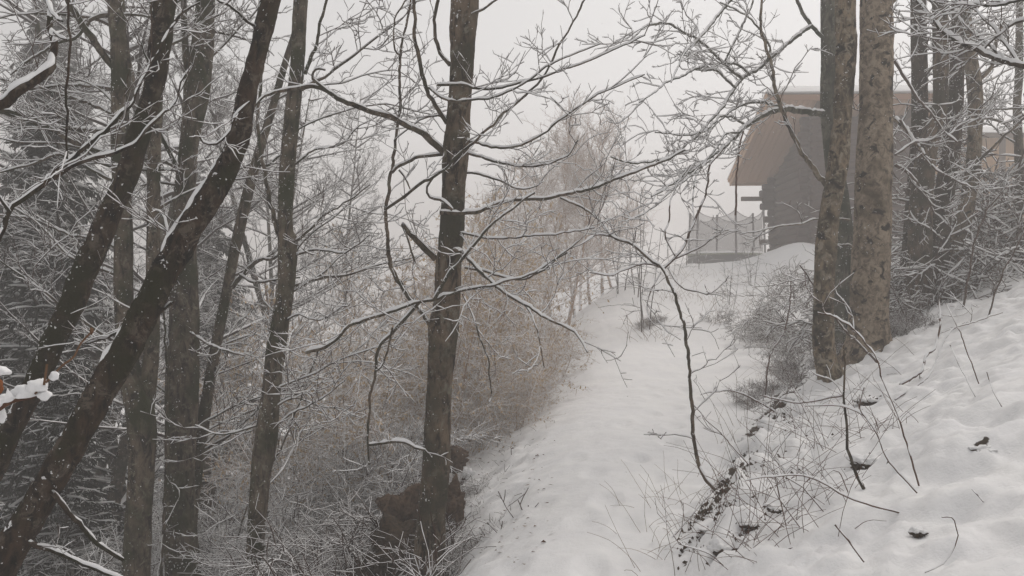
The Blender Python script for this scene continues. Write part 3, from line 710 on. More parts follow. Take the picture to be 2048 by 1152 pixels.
t.limb([(520, 850), (470, 865), (430, 868), (390, 850)], 6, 3, 7.8, 7.7, 1.4)
t.auto(9, (1.5, 6.0), (0.7, 1.7), side=0.3, r=0.013, snow=1.4)
t.auto(5, (-1, 3.0), (0.7, 1.5), side=0.2, r=0.010, snow=1.4)
t.twigs(6.5, (0.3, 0.8), 5, 2, 0.0034, 0.010)

# 7 central tree
t = Tree('central_tree', 'tall brown-grey trunk rising beside the track with many sweeping snow-lined boughs', seed=17, mat=M_CENTRE)
Yc = 6.5
t.trunk([(930, -10, 55), (925, 100, 48), (920, 200, 48), (912, 300, 53), (907, 375, 48), (905, 450, 50), (897, 525, 50), (895, 601, 52), (887, 661, 62), (882, 726, 54), (877, 826, 52), (872, 926, 55), (865, 1001, 56), (860, 1076, 58), (857, 1152, 62)], Yc, k=44, amp=0.07, freq=13, up=4, step=0.024)
t.limb([(888, 304), (845, 268), (790, 240), (720, 213), (685, 202), (655, 182), (625, 174), (600, 175), (560, 182), (530, 192), (508, 213)], 19, 6, Yc, 6.1, 1.3, tw=0.7)
t.limb([(660, 186), (640, 170), (626, 158), (626, 146), (638, 138), (650, 141)], 9, 5, 6.2, 6.1, 1.3, tw=0.3)
t.limb([(900, 130), (880, 105), (870, 60), (872, 20), (882, -20)], 13, 9, Yc, 6.6, 0.5, tw=0.4)
t.limb([(894, 247), (865, 200), (845, 150), (832, 80), (828, 20), (827, -20)], 15, 8, Yc, 6.3, 0.5, tw=0.4)
t.limb([(858, 175), (890, 200), (925, 202), (985, 195), (1035, 175), (1085, 140), (1130, 115), (1200, 88)], 8, 3, 6.35, 5.7, 1.6)
t.limb([(875, 170), (920, 170), (975, 180), (1025, 170), (1080, 155), (1150, 132), (1225, 100), (1290, 70)], 8, 3, 6.35, 5.6, 1.6)
t.limb([(772, 418), (840, 370), (880, 345), (940, 290), (1000, 235), (1050, 190), (1090, 150), (1120, 90), (1170, 0), (1180, -30)], 9, 5, 6.0, 5.9, 0.5, tw=0.5)
t.limb([(925, 280), (950, 285), (1010, 295), (1060, 285), (1110, 250), (1160, 210), (1210, 185), (1290, 150)], 8, 3, Yc, 5.8, 1.6, tw=0.8)
t.limb([(920, 303), (980, 318), (1040, 333), (1090, 330), (1135, 312), (1155, 280)], 8, 3, Yc, 6.0, 1.6)
t.limb([(915, 345), (960, 348), (1000, 360), (1040, 380), (1075, 372)], 7, 3, Yc, 6.9, 1.6)
t.limb([(880, 425), (940, 427), (980, 415), (1025, 400), (1100, 395), (1180, 377), (1250, 350), (1310, 330), (1370, 300)], 12, 6, 6.3, 6.9, 1.7)
t.limb([(868, 600), (895, 552), (920, 525), (960, 475), (1000, 435), (1070, 385)], 11, 5, 6.15, 5.9, 1.3, tw=0.8)
t.limb([(1135, 505), (1060, 548), (1000, 568), (950, 577), (900, 588), (865, 600), (820, 612), (760, 632), (700, 652), (660, 690), (612, 705)], 5, 10, 6.1, 6.3, 1.9)
t.limb([(840, 603), (800, 648), (760, 690), (750, 715), (752, 738), (742, 780), (738, 830), (735, 880), (738, 930)], 11, 6, 6.25, 6.3, 1.5, tw=0.9)
t.limb([(785, 655), (775, 700), (762, 735), (752, 742)], 7, 6, 6.25, 6.2, 1.0, tw=0.2)
t.limb([(870, 517), (840, 490), (820, 468), (805, 450)], 20, 11, Yc, 6.2, 1.2, tw=0.3)
t.limb([(805, 452), (820, 490), (830, 525), (825, 540)], 6, 4, 6.2, 6.1, 0.4, tw=0.3)
t.limb([(868, 660), (850, 635), (835, 615), (808, 580), (785, 540), (775, 480), (772, 420), (780, 360), (790, 290), (800, 210), (800, 110), (815, 40), (824, -20)], 17, 6, Yc, 6.9, 0.5, tw=0.3, step=0.03)
t.limb([(785, 345), (800, 330), (840, 315), (885, 308)], 8, 9, 6.75, 6.5, 1.5, tw=0.3)
t.limb([(798, 340), (810, 355), (820, 378)], 6, 4, 6.7, 6.7, 1.0, tw=0.2)
t.limb([(800, 110), (790, 100), (787, 60), (800, 20), (825, -20)], 6, 4, 6.9, 6.8, 0.4, tw=0.4)
t.limb([(905, 500), (925, 505), (960, 540), (1000, 580), (1050, 610), (1100, 640), (1150, 665), (1175, 705)], 12, 5, 6.4, 5.8, 1.5)
t.limb([(1000, 580), (1040, 600), (1060, 625), (1075, 660), (1088, 735)], 6, 3, 6.2, 6.0, 0.9, tw=0.5)
t.limb([(925, 588), (945, 630), (955, 660), (975, 720), (982, 790), (978, 805)], 6, 3, 6.4, 6.2, 0.5, tw=0.5)
t.limb([(920, 465), (970, 475), (1030, 475), (1110, 470), (1190, 455)], 6, 3, 6.4, 6.0, 1.7)
t.limb([(930, 535), (980, 545), (1040, 560), (1080, 545), (1130, 505), (1160, 480)], 7, 3, 6.4, 5.9, 1.7)
t.limb([(915, 250), (880, 230), (840, 240), (790, 280)], 6, 3, Yc, 6.7, 1.2)
t.limb([(925, 40), (960, 20), (1000, -5)], 8, 5, Yc, 6.2, 1.0)
t.limb([(905, 420), (880, 400), (860, 395), (855, 372), (870, 350), (900, 338)], 9, 5, 6.3, 6.2, 1.7, tw=0.5)
t.limb([(735, 890), (780, 885), (810, 885), (830, 895), (850, 900)], 9, 6, 6.3, 6.3, 2.0, tw=0.1)
t.twigs(4.4, (0.15, 0.6), 4, 2, 0.0026, 0.010, up=0.18)

# 8 bent young tree at the edge of the bank
t = Tree('bent_sapling', 'slender sapling growing from the bank edge and bowing over the track under snow', seed=18, mat=M_TWIG)
t.limb([(1432, 980), (1405, 950), (1392, 900), (1386, 850), (1382, 780), (1375, 700), (1365, 640), (1345, 580), (1325, 540), (1300, 520), (1265, 490), (1240, 480), (1215, 465), (1200, 440), (1170, 420), (1120, 395)], 12, 5, ghit(1432, 980), 6.6, 1.4, mat=M_CENTRE, name='trunk', tw=0.6, step=0.025)
t.limb([(1325, 540), (1355, 510), (1370, 490), (1385, 450), (1405, 405), (1415, 370), (1418, 335), (1445, 300)], 8, 5, 6.65, 6.9, 0.8, tw=0.5)
t.limb([(1336, 535), (1350, 560), (1370, 578), (1395, 583), (1415, 590)], 5, 3, 6.6, 6.4, 0.8, tw=0.5)
t.limb([(1322, 545), (1305, 575), (1295, 610), (1300, 640), (1325, 660)], 4, 2, 6.6, 6.4, 0.3, tw=0.3)
t.limb([(1250, 483), (1200, 470), (1160, 490)], 5, 3, 6.6, 6.3, 1.5, tw=0.8)
t.limb([(1325, 536), (1290, 527), (1250, 540), (1220, 550), (1180, 545)], 5, 3, 6.6, 6.3, 1.9, tw=0.6)
t.limb([(1350, 512), (1330, 470), (1338, 440), (1340, 400), (1355, 365), (1380, 330)], 5, 4, 6.65, 6.9, 0.6, tw=0.5)
t.limb([(1345, 520), (1400, 495), (1420, 480), (1435, 470)], 4, 2, 6.65, 6.4, 1.2, tw=0.5)
t.twigs(5, (0.12, 0.35), 3, 2, 0.0028, 0.010)

# 9 right trees
Yr = 10.0
t = Tree('mossy_beech', 'dark moss-blotched beech trunk rooted on the lip of the bank', seed=19, mat=M_BEECHM)
t.trunk([(1691, -10, 40), (1693, 90, 40), (1689, 165, 38), (1685, 237, 35), (1678, 310, 40), (1670, 365, 40), (1660, 421, 38), (1653, 483, 40), (1649, 566, 40), (1647, 648, 40), (1650, 710, 42), (1666, 765, 44)], ghit(1666, 772), k=40, amp=0.075, freq=11, up=5, knobs=0.25)
t.limb([(1662, 760), (1630, 775), (1600, 800), (1580, 815)], 22, 10, 9.9, 9.5, 0.8, tw=0)
t.limb([(1668, 392), (1640, 355), (1612, 317), (1590, 277), (1568, 233), (1550, 180), (1546, 164), (1543, 124), (1528, 84), (1521, 44), (1525, -10)], 16, 7, 9.8, 9.2, 1.0, tw=0.6)
t.limb([(1700, 440), (1650, 436), (1600, 448), (1560, 452), (1520, 462), (1480, 468)], 5, 2, 9.7, 9.0, 1.5, tw=0.5)
t.twigs(5, (0.3, 0.7), 4, 2, 0.0040, 0.014)

t = Tree('grey_beech', 'grey-green beech trunk behind the moss-blotched one, throwing snowy boughs over the track', seed=20, mat=M_GREEN)
t.trunk([(1657, -10, 31), (1660, 110, 34), (1658, 220, 33), (1668, 320, 36), (1683, 430, 38), (1690, 520, 38), (1688, 620, 40), (1690, 700, 44)], 10.6, k=26, amp=0.045, up=5)
t.limb([(1647, 77), (1619, 47), (1601, 15), (1585, -20)], 12, 9, 10.5, 10.3, 0.8, tw=0.5)
t.limb([(1623, 52), (1583, 80), (1546, 113), (1514, 139), (1484, 157), (1463, 186), (1444, 215), (1419, 244), (1393, 273), (1360, 299), (1328, 317), (1291, 325), (1255, 326), (1222, 314)], 11, 4, 10.4, 8.0, 1.6)
t.limb([(1648, 228), (1601, 222), (1565, 219), (1535, 226), (1510, 241), (1484, 259), (1463, 281), (1437, 303), (1404, 328), (1364, 354), (1339, 372), (1302, 394)], 18, 4, 10.5, 8.0, 1.7)
t.limb([(1487, 262), (1478, 300), (1473, 350), (1472, 390), (1471, 430)], 5, 6, 9.2, 9.0, 0.0, mat=M_REDTWIG, tw=0.1)
t.limb([(1484, 157), (1455, 135), (1426, 106), (1397, 80), (1375, 69), (1346, 51), (1317, 46), (1288, 55), (1262, 80)], 8, 4, 9.6, 8.2, 1.7)
t.limb([(1450, 122), (1480, 60), (1500, 20), (1512, -20)], 6, 6, 9.4, 9.7, 0.8)
t.limb([(1342, 165), (1360, 124), (1371, 102), (1397, 80), (1426, 44), (1470, -10)], 4, 9, 8.2, 9.4, 1.4)
t.limb([(1470, 175), (1430, 140), (1400, 135), (1370, 150), (1335, 165), (1310, 185), (1278, 205)], 7, 3, 9.4, 8.2, 1.7)
t.limb([(1500, 150), (1475, 130), (1440, 128), (1420, 140), (1390, 140)], 7, 3, 9.7, 9.0, 1.8)
t.limb([(1490, 250), (1465, 235), (1440, 235), (1410, 262), (1370, 270), (1310, 265)], 7, 3, 9.5, 8.5, 1.8)
t.limb([(1560, 213), (1520, 205), (1480, 212), (1430, 250), (1400, 290)], 7, 3, 10, 9.0, 1.8)
t.limb([(1530, 130), (1540, 100), (1520, 60), (1490, 30), (1440, 5)], 7, 3, 9.9, 9.2, 1.6)
t.limb([(1480, 265), (1450, 270), (1430, 300), (1400, 340), (1388, 370), (1386, 420), (1392, 450)], 6, 3, 9.0, 8.2, 0.9, tw=0.6)
t.limb([(1420, 320), (1390, 345), (1340, 385), (1300, 420), (1262, 440)], 5, 3, 8.6, 7.8, 1.4, tw=0.6)
t.twigs(4.8, (0.2, 0.7), 4, 2, 0.0030, 0.014, up=0.08)

t = Tree('pale_beech', 'stoutest pale tan beech trunk with dark moss patches on the bank', seed=21, mat=M_BEECH)
t.trunk([(1753, -10, 62), (1753, 73, 65), (1753, 146, 62), (1751, 219, 62), (1749, 292, 68), (1746, 365, 69), (1746, 421, 71), (1742, 524, 72), (1738, 607, 73), (1738, 669, 76), (1737, 715, 86)], ghit(1737, 718), k=48, amp=0.05, freq=11, up=6, knobs=0.3)
t.limb([(1785, 235), (1805, 250), (1825, 275), (1850, 310)], 14, 8, 10.2, 9.6, 1.6, tw=0.5)
t.limb([(1725, 500), (1690, 490), (1640, 500)], 5, 3, 9.8, 9.4, 1.4, tw=0.4)
t.limb([(1735, 540), (1770, 545), (1790, 535)], 5, 3, 9.7, 9.5, 1.6, tw=0.4)
t.limb([(1778, 10), (1800, -10), (1825, -30)], 14, 10, 10, 9.7, 0.8, tw=0.4)
t.twigs(5, (0.2, 0.6), 4, 2, 0.0038, 0.013)

t = Tree('dark_straight_tree', 'dark straight trunk just beyond the stout pale beech', seed=22, mat=M_DARK)
t.trunk([(1837, -10, 29), (1839, 146, 31), (1839, 255, 31), (1834, 330, 32), (1826, 450, 34), (1818, 560, 38)], 12.3, k=20, amp=0.05, up=5)
t.auto(7, (3, 7), (0.8, 1.6), r=0.015, snow=1.5); t.twigs(5.5, (0.3, 0.7), 4, 2, 0.0042, 0.014)

t = Tree('lichen_tree', 'lichen-grey trunk that bends aside above a tangle of snowy stems', seed=23, mat=M_CENTRE)
t.trunk([(1880, -10, 28), (1880, 36, 29), (1882, 146, 30), (1879, 219, 31), (1862, 270, 34), (1850, 328, 40), (1842, 400, 44), (1840, 500, 45), (1838, 600, 48)], 11.2, k=24, amp=0.06, up=5, snow=0.3)
t.auto(6, (2.5, 6), (0.7, 1.5), r=0.015, snow=1.6); t.twigs(5.5, (0.3, 0.7), 4, 2, 0.0040, 0.014)

t = Tree('lichen_tree', 'darker trunk close against the lichen-grey one, leaning the other way', seed=24, mat=M_DARK)
t.trunk([(1918, -10, 26), (1914, 146, 27), (1910, 219, 29), (1904, 292, 33), (1892, 365, 37), (1880, 450, 40), (1870, 560, 44)], 11.5, k=22, amp=0.05, up=5)
t.auto(5, (2.5, 6), (0.7, 1.5), r=0.015, snow=1.6); t.twigs(5.5, (0.3, 0.7), 4, 2, 0.0040, 0.014)

t = Tree('curved_tree', 'gently curved dark trunk with a short crooked snowy limb near its top', seed=25, mat=M_BEECHM)
t.trunk([(1925, -10, 20), (1935, 60, 23), (1943, 128, 26), (1950, 182, 28), (1950, 255, 27), (1948, 310, 27), (1939, 383, 30), (1925, 450, 31), (1905, 530, 34), (1895, 610, 38)], 11.9, k=22, amp=0.05, up=5)
t.limb([(1956, 160), (1970, 150), (1980, 138), (1988, 112), (1995, 70), (2010, 40)], 14, 8, 11.9, 11.7, 1.7, tw=0.6)
t.limb([(1957, 322), (1990, 290), (2020, 262), (2060, 225)], 8, 6, 11.8, 11.0, 0.8, tw=0.5)
t.auto(6, (2.5, 6), (0.8, 1.6), side=0.2, r=0.014, snow=1.6); t.twigs(6, (0.3, 0.7), 5, 2, 0.0040, 0.014)

t = Tree('thin_back_tree', 'thin crooked trunk farthest along the bank among dense snowy twigs', seed=26, mat=M_GREY)
t.trunk([(2040, -10, 12), (2038, 146, 15), (2034, 219, 15), (2038, 310, 17), (2038, 383, 17), (2032, 470, 20), (2028, 570, 23)], 13.2, k=16, amp=0.05, up=4)
t.auto(14, (1.5, 6), (0.8, 1.8), side=math.pi, r=0.014, snow=1.6); t.twigs(6, (0.3, 0.7), 5, 2, 0.0044, 0.015)

# 10 bough reaching in over the right hand corner
t = Tree('overhanging_bough', 'long snow-heavy bough sweeping in over the curved trunks', 'branch', seed=27, mat=M_DARK)
t.limb([(2110, 150), (2040, 130), (1994, 117), (1946, 98), (1910, 80), (1877, 55), (1855, 25), (1833, 0), (1815, -30)], 15, 8, 5.4, 6.2, 2.2, step=0.025, tw=0.7)
t.limb([(2010, 122), (1980, 95), (1950, 70), (1920, 40), (1905, 0)], 8, 4, 5.6, 6.2, 2.2)
t.limb([(2040, 130), (2010, 90), (1990, 60), (1960, 30), (1950, -10)], 8, 4, 5.5, 5.9, 2.2)
t.limb([(2110, 60), (2060, 40), (2020, 50), (1985, 80), (1960, 110)], 9, 4, 5.3, 5.8, 2.2)
t.limb([(2110, -10), (2050, 0), (1990, 12), (1930, 5)], 10, 5, 5.0, 5.6, 1.6)
t.twigs(8, (0.15, 0.45), 4, 2, 0.0034, 0.014, up=0.05)

# snowy boughs draped between the pale beech and the bent trunks
t = Tree('snowy_bough', 'zigzag snow-plastered branch hanging in front of the lichen-grey trunk', 'branch', seed=28, mat=M_TWIG)
t.limb([(1785, 118), (1800, 140), (1815, 165), (1838, 200), (1860, 225), (1885, 260), (1915, 285)], 9, 4, 9.6, 9.8, 2.0, tw=0.7)
t.limb([(1790, 310), (1830, 285), (1870, 278), (1900, 268), (1930, 245), (1985, 235)], 7, 3, 9.6, 10, 1.8)
t.limb([(1800, 240), (1830, 290), (1860, 330), (1900, 355), (1950, 380)], 7, 3, 9.8, 10.2, 2.0)
t.limb([(1790, 330), (1820, 350), (1850, 390), (1870, 430)], 9, 5, 9.8, 10.2, 2.0)
t.twigs(8, (0.2, 0.5), 4, 2, 0.0040, 0.016, up=0.0)
# ------------------------------------------------------------------ haze: the foggy air round everything
def build_haze():
    x0, x1, y0, y1, z0, z1 = -250, 250, -40, 255, -14, 24
    v = np.array([(x, y, z) for x in (x0, x1) for y in (y0, y1) for z in (z0, z1)])
    f = np.array([(0, 1, 3, 2), (4, 6, 7, 5), (0, 4, 5, 1), (2, 3, 7, 6), (0, 2, 6, 4), (1, 5, 7, 3)])
    m = bpy.data.materials.new('haze'); m.use_nodes = True; n, l = m.node_tree.nodes, m.node_tree.links; n.clear()
    pv = n.new('ShaderNodeVolumePrincipled'); o = n.new('ShaderNodeOutputMaterial'); l.new(pv.outputs[0], o.inputs['Volume'])
    pv.inputs['Color'].default_value = (0.985, 0.965, 0.96, 1); pv.inputs['Density'].default_value = HAZE_DENSITY; pv.inputs['Anisotropy'].default_value = 0.3
    h = obj('haze', v, f, m, None, 'stuff', False); h['label'] = 'pale winter fog filling the wood'
build_haze()

# ------------------------------------------------------------------ spruces behind the bare trees
def make_spruce(seed, H, label):
    rng = np.random.default_rng(seed); root = empty('spruce_tree', (0, 0, 0), label, 'tree', 'dark snowy spruces behind the bare trunks')
    pts = np.stack([0.05*np.sin(np.linspace(0, 3, 30)), 0*np.linspace(0, 1, 30), np.linspace(-0.3, H, 30)], 1)
    v, f = round_tube(pts, np.linspace(0.17, 0.01, 30), 10, 0.05, 6, seed); obj('trunk', v, f, M_DARK, root)
    zs = np.arange(0.5, H-0.2, 0.27); B, D, Ls = [], [], []
    for z in zs:
        t = z/H; n = rng.integers(5, 8)
        for a in rng.uniform(0, 2*np.pi, n):
            B.append((0, 0, z+rng.uniform(-.1, .1))); D.append((math.cos(a), math.sin(a), rng.uniform(-0.25, 0.05)+0.35*t)); Ls.append((2.5*(1-t)**0.8+0.25)*rng.uniform(0.7, 1.1))
    B, D, Ls = np.array(B), np.array(D), np.array(Ls)
    br = grow(B, D, Ls, 7, rng, 0.06, (0, 0, -0.035)); S = len(br)
    parts = [tubes(br, taper(S, 7, 0.022, 0.006), 4)]
    b, t, fr = pick(br, 13, rng, 0.15, 1.0)
    d = diverge(t, rng, 0.75, 0.2, 0.35, -0.25); l = rng.uniform(0.18, 0.5, len(b))*(1.15-0.5*fr)
    tw = grow(b, d, l, 3, rng, 0.08, (0, 0, -0.16)); rad = np.broadcast_to(np.array((0.012, 0.038, 0.008))[None], (len(b), 3))
    parts.append(tubes(tw, rad, 4))
    b, t, fr = pick(tw, 2, rng, 0.2, 0.8); d = diverge(t, rng, 0.8, 0.2, 0.7, -0.3)
    tw2 = grow(b, d, rng.uniform(0.1, 0.22, len(b)), 3, rng, 0.1, (0, 0, -0.2)); parts.append(tubes(tw2, np.broadcast_to(np.array((0.008, 0.024, 0.004))[None], (len(b), 3)), 3))
    v, f = merge(parts); crown = obj('crown', v, f, M_NEEDLE, root, 'stuff')
    sv, sf = snow_strips(br, taper(S, 7, 0.035, 0.03), 0.045, rng, gap=0.3); obj('snow', sv, sf, M_SNOW, crown, 'stuff')
    return root
SPR = [make_spruce(1, 15, ''), make_spruce(2, 13, '')]
spots = [(-7.2, 13.5, .68, 0), (-9.3, 16.5, .78, 1), (-6.4, 18.5, .62, 1), (-11.5, 21, .85, 0), (-8.6, 23, .7, 1), (-12.8, 15.0, 1.0, 0), (-5.9, 11.3, 0.42, 1), (-16, 19, 1.1, 1), (-14.5, 27, 1.0, 0), (-9.5, 10.5, .85, 1), (-8.2, 7.2, 0.9, 0), (-6.6, 9.6, 0.48, 0)]  # spruces wholly outside the frame are added to shade the left side
slab = ['near snowy spruce between the two leaning dark trunks', 'tall dim spruce filling the gap above the leaning trunks', 'dim spruce standing behind the forked grey trunk', 'far dim spruce high above the snowy boughs',
        'faintest far spruce behind the broad grey trunk', 'added spruce out of view, shading the outer edge of the wood', 'small snow-laden spruce low down beneath the thickest leaning trunk', 'added distant spruce out of view, shading the wood from farther back',
        'farthest tall spruce showing only as a grey shape', 'added spruce out of view behind the loaded bough, shading that side', 'added nearest spruce out of view, shading the leaning pair', 'young spruce under the snowy boughs near the forked grey trunk']
used = set()
for i, (x, y, s, k) in enumerate(spots):
    o = SPR[k] if k not in used else copy_tree(SPR[k]); used.add(k)
    o.location = (x, y, float(gz(x, y))-0.2); o.rotation_euler = (0, 0, i*1.3); o.scale = (s, s, s); o['label'] = slab[i]; o['group'] = 'dark snowy spruces behind the bare trunks'

# ------------------------------------------------------------------ thicket of young beech and hazel, fading with distance
def make_shrub(name, seed, H, stems, spread, mat, leaves=0, tw1=9, tw2=6, tw3=0, r=0.012, cat='shrub', rt=0.004, arch=-0.012, leafmat=None, flat=0.3, snow=0.0):
    rng = np.random.default_rng(seed); root = empty(name, (0, 0, 0), 'shrub', cat)
    a = rng.uniform(0, 2*np.pi, stems); sp = rng.uniform(0.2, 1, stems)*spread
    base = np.stack([np.cos(a)*0.12*rng.random(stems), np.sin(a)*0.12*rng.random(stems), np.full(stems, -0.15)], 1)
    d = np.stack([np.cos(a)*sp, np.sin(a)*sp, np.ones(stems)], 1)
    st = grow(base, d, H*rng.uniform(0.65, 1.05, stems), 12, rng, 0.05, (0, 0, arch))
    for i in range(stems):
        v, f = round_tube(st[i], np.linspace(r*rng.uniform(.8, 1.2), 0.003, 12), 5, 0.0); obj('stem', v, f, mat, root)
    b, t, fr = pick(st, tw1, rng, 0.12, 1.0); l1 = grow(b, diverge(t, rng, 1.0, 0.25, flat, -0.1), rng.uniform(0.4, 1.15, len(b))*(1.1-0.6*fr)*H/3.2, 6, rng, 0.13, (0, 0, -0.05))
    parts = [tubes(l1, taper(len(b), 6, rt*1.3, rt*0.8), 4)]; sn = [snow_strips(l1, taper(len(b), 6, rt*1.3, rt), snow, rng, gap=0.2)]
    b, t, _ = pick(l1, tw2, rng, 0.15, 1.0); l2 = grow(b, diverge(t, rng, 0.8, 0.25, flat*1.3, 0.0), rng.uniform(0.08, 0.34, len(b)), 4, rng, 0.15, (0, 0, -0.03)); sn.append(snow_strips(l2, taper(len(b), 4, rt*1.1, rt), snow, rng, gap=0.2))
    parts.append(tubes(l2, taper(len(b), 4, rt, rt*0.7), 4)); last = l2
    if tw3:
        b, t, _ = pick(l2, tw3, rng, 0.2, 1.0); l3 = grow(b, diverge(t, rng, 0.8, 0.25, 0.8, 0.05), rng.uniform(0.04, 0.14, len(b)), 3, rng, 0.15); parts.append(tubes(l3, taper(len(b), 3, rt*.85, rt*0.7), 3))
    v, f = merge(parts); o = obj('twigs', v, f, mat, root, 'stuff')
    if snow: v, f = merge(sn); obj('twig_snow', v, f, M_SNOW, o, 'stuff')
    if leaves:
        b, t, _ = pick(last, leaves, rng, 0.3, 1.0); keep = rng.random(len(b)) < 0.8; b, t = b[keep], t[keep]; n = len(b)
        dn = nrm(np.stack([0.5*rng.standard_normal(n), 0.5*rng.standard_normal(n), -1.0+0*b[:, 0]], 1)); sd = nrm(np.cross(dn, rng.standard_normal((n, 3)))); w = rng.uniform(0.008, 0.016, (n, 1)); Lf = rng.uniform(0.04, 0.08, (n, 1))
        V = np.stack([b, b+dn*Lf*.5+sd*w, b+dn*Lf, b+dn*Lf*.5-sd*w], 1).reshape(-1, 3); obj('leaves', V, np.arange(4*n).reshape(-1, 4), leafmat or M_LEAF, root, 'stuff', False)
    return root
def scatter(protos, spots, label, group, seed=0, labels=None, kind=None, cuts=None, tilt=0.08):
    if kind: labels = autolab([(1024+x*F/y, y) for x, y, s, k in spots], kind, cuts)
    rng = random.Random(seed); seen = set()
    for i, (x, y, s, k) in enumerate(spots):
        o = protos[k] if k not in seen else copy_tree(protos[k]); seen.add(k)
        o.location = (x, y, float(gz(x, y))); o.rotation_euler = (rng.gauss(0, tilt), rng.gauss(0, tilt), rng.uniform(0, 6.28)); o.scale = (s*rng.uniform(.85, 1.3), s*rng.uniform(.85, 1.3), s*rng.uniform(.8, 1.15))
        o['label'] = labels[i] if labels else label; o['group'] = group
def where(px):
    for lim, s in ((90, 'at the outer edge below the loaded bough'), (160, 'under the thickest leaning trunk'), (240, 'beside the forked grey trunk on its outer side'), (310, 'right behind the forked grey trunk'), (375, 'behind the broad grey trunk'), (450, 'just past the broad grey trunk'), (520, 'before the slim grey trunk'), (585, 'behind the slim grey trunk'), (650, 'just past the slim grey trunk'), (705, 'a little past the slim grey trunk'), (765, 'midway between slim grey and central trunks'), (825, 'shortly before the central trunk'),
                   (895, 'directly behind the central trunk'), (945, 'just past the central trunk'), (985, 'between central trunk and track'), (1035, 'close to the track'), (1070, 'beside the track'), (1100, 'at the very edge of the track'), (1140, 'where the thicket meets the track'), (1165, 'over the near head of the track'), (1190, 'above the head of the track'), (1240, 'at the foot of the snowy rise'), (1300, 'on the edge of the snowy rise'),
                   (1470, 'at the far end of the track'), (1510, 'under the barn rise'), (1545, 'short of the mossy beech'), (1590, 'beside the mossy beech'), (1630, 'touching the mossy beech'), (1720, 'between mossy and pale beeches'), (1780, 'behind the pale beech'), (1815, 'just past the pale beech'), (1845, 'under the dark straight trunk'), (1880, 'under the lichen-grey trunk'), (1910, 'under the paired dark trunk'), (1950, 'under the curved trunk'), (1985, 'past the curved trunk'), (2020, 'before the thin back tree'), (3000, 'at the picture edge by the thin back tree')):
        if px < lim: return s
def row(Y, cuts): return ('front-row', 'second-row', 'third-row', 'back-row')[sum(Y > c for c in cuts)]
def autolab(items, kind, cuts): return [row(Y, cuts)+' '+kind+' '+where(px) for px, Y in items]
def pxs(px, Y): return (px-1024)/F*Y

H1 = make_shrub('young_beech', 31, 3.4, 5, 0.55, M_HAZEL, leaves=3, tw1=22, tw2=7, tw3=2, r=0.014)
H2 = make_shrub('young_beech', 32, 3.4, 5, 0.65, M_HAZEL, leaves=2, tw1=22, tw2=7, tw3=2, r=0.013)
H3 = make_shrub('young_beech', 33, 3.2, 5, 0.75, M_HAZEL, leaves=1, tw1=22, tw2=8, tw3=2, r=0.012)
sp = []
rg = random.Random(8)
for px, Y, s in ((700, 12, 1.0), (760, 12.5, 1.0), (830, 12, 1.05), (900, 11.5, 0.95), (960, 12, .95), (1010, 12.5, 0.8), (660, 14, 1.1), (740, 14.5, 1.15), (820, 15, 1.2), (890, 15, 1.1), (960, 15.5, 1.1), (1030, 15, 0.95), (1080, 15.5, 0.8),
                 (640, 10.5, 0.9), (720, 10, 0.85), (800, 10.2, 0.85), (930, 10.3, 0.75), (990, 10.8, 0.6), (1060, 13, 0.62), (690, 17, 1.3), (780, 18, 1.4), (870, 18, 1.4), (600, 12.5, 1.0), (560, 15, 1.2), (940, 19, 1.4), (1000, 18, 1.3), (1035, 10.4, 0.32), (1075, 11.3, 0.34), (1090, 17, 0.5), (1120, 13.9, 0.4)):
    sp.append((pxs(px, Y), Y, s, rg.randrange(3)))
scatter([H1, H2, H3], sp, 'snow-laden young beech with tan leaves in the pale thicket below the track', 'young beeches of the thicket below the track', 4, None, 'young tan-leaved beech', (11.2, 13.6, 16.5))

# slim hazy trees at the head of the thicket
def make_slender(name, seed, H, mat, barkmat, r=0.05, nb=16, up=0.8, cat='tree', tw1=9, tw2=5):
    rng = np.random.default_rng(seed); root = empty(name, (0, 0, 0), 'tree', cat)
    p = grow(np.array([(0, 0, -0.4)]), np.array([(0.06*rng.standard_normal(), 0.06*rng.standard_normal(), 1.0)]), H, 24, rng, 0.025, (0, 0, 0.01))[0]
    v, f = round_tube(p, np.linspace(r, 0.006, 24), 8, 0.05, 5, seed); obj('trunk', v, f, barkmat, root)
    b, t, fr = pick(p[None], nb, rng, 0.22, 0.97); a = rng.uniform(0, 2*np.pi, nb); d = np.stack([np.cos(a), np.sin(a), rng.uniform(0.4, 1.2, nb)*up], 1)
    lb = grow(b, d, (1.15-fr)*H*0.30*rng.uniform(0.7, 1.2, nb), 8, rng, 0.08, (0, 0, 0.03))
    for i in range(nb):
        v, f = round_tube(lb[i], np.linspace(r*0.32, 0.004, 8), 5, 0.0); obj('branch', v, f, mat, root)
    b, t, fr = pick(lb, tw1, rng, 0.1, 1.0); l1 = grow(b, diverge(t, rng, 0.7, 0.2, 0.7, 0.15), rng.uniform(0.25, 0.8, len(b)), 5, rng, 0.13); parts = [tubes(l1, taper(len(b), 5, 0.006, 0.004), 4)]
    b, t, fr = pick(l1, tw2, rng, 0.15, 1.0); l2 = grow(b, diverge(t, rng, 0.7, 0.2, 0.7, 0.12), rng.uniform(0.1, 0.35, len(b)), 4, rng, 0.14); parts.append(tubes(l2, taper(len(b), 4, 0.0045, 0.0035), 4))
    b, t, fr = pick(l2, 2, rng, 0.2, 1.0); l3 = grow(b, diverge(t, rng, 0.7, 0.2, 0.7, 0.12), rng.uniform(0.05, 0.15, len(b)), 3, rng, 0.14); parts.append(tubes(l3, taper(len(b), 3, 0.004, 0.0032), 3))
    v, f = merge(parts); obj('twigs', v, f, mat, root, 'stuff'); return root
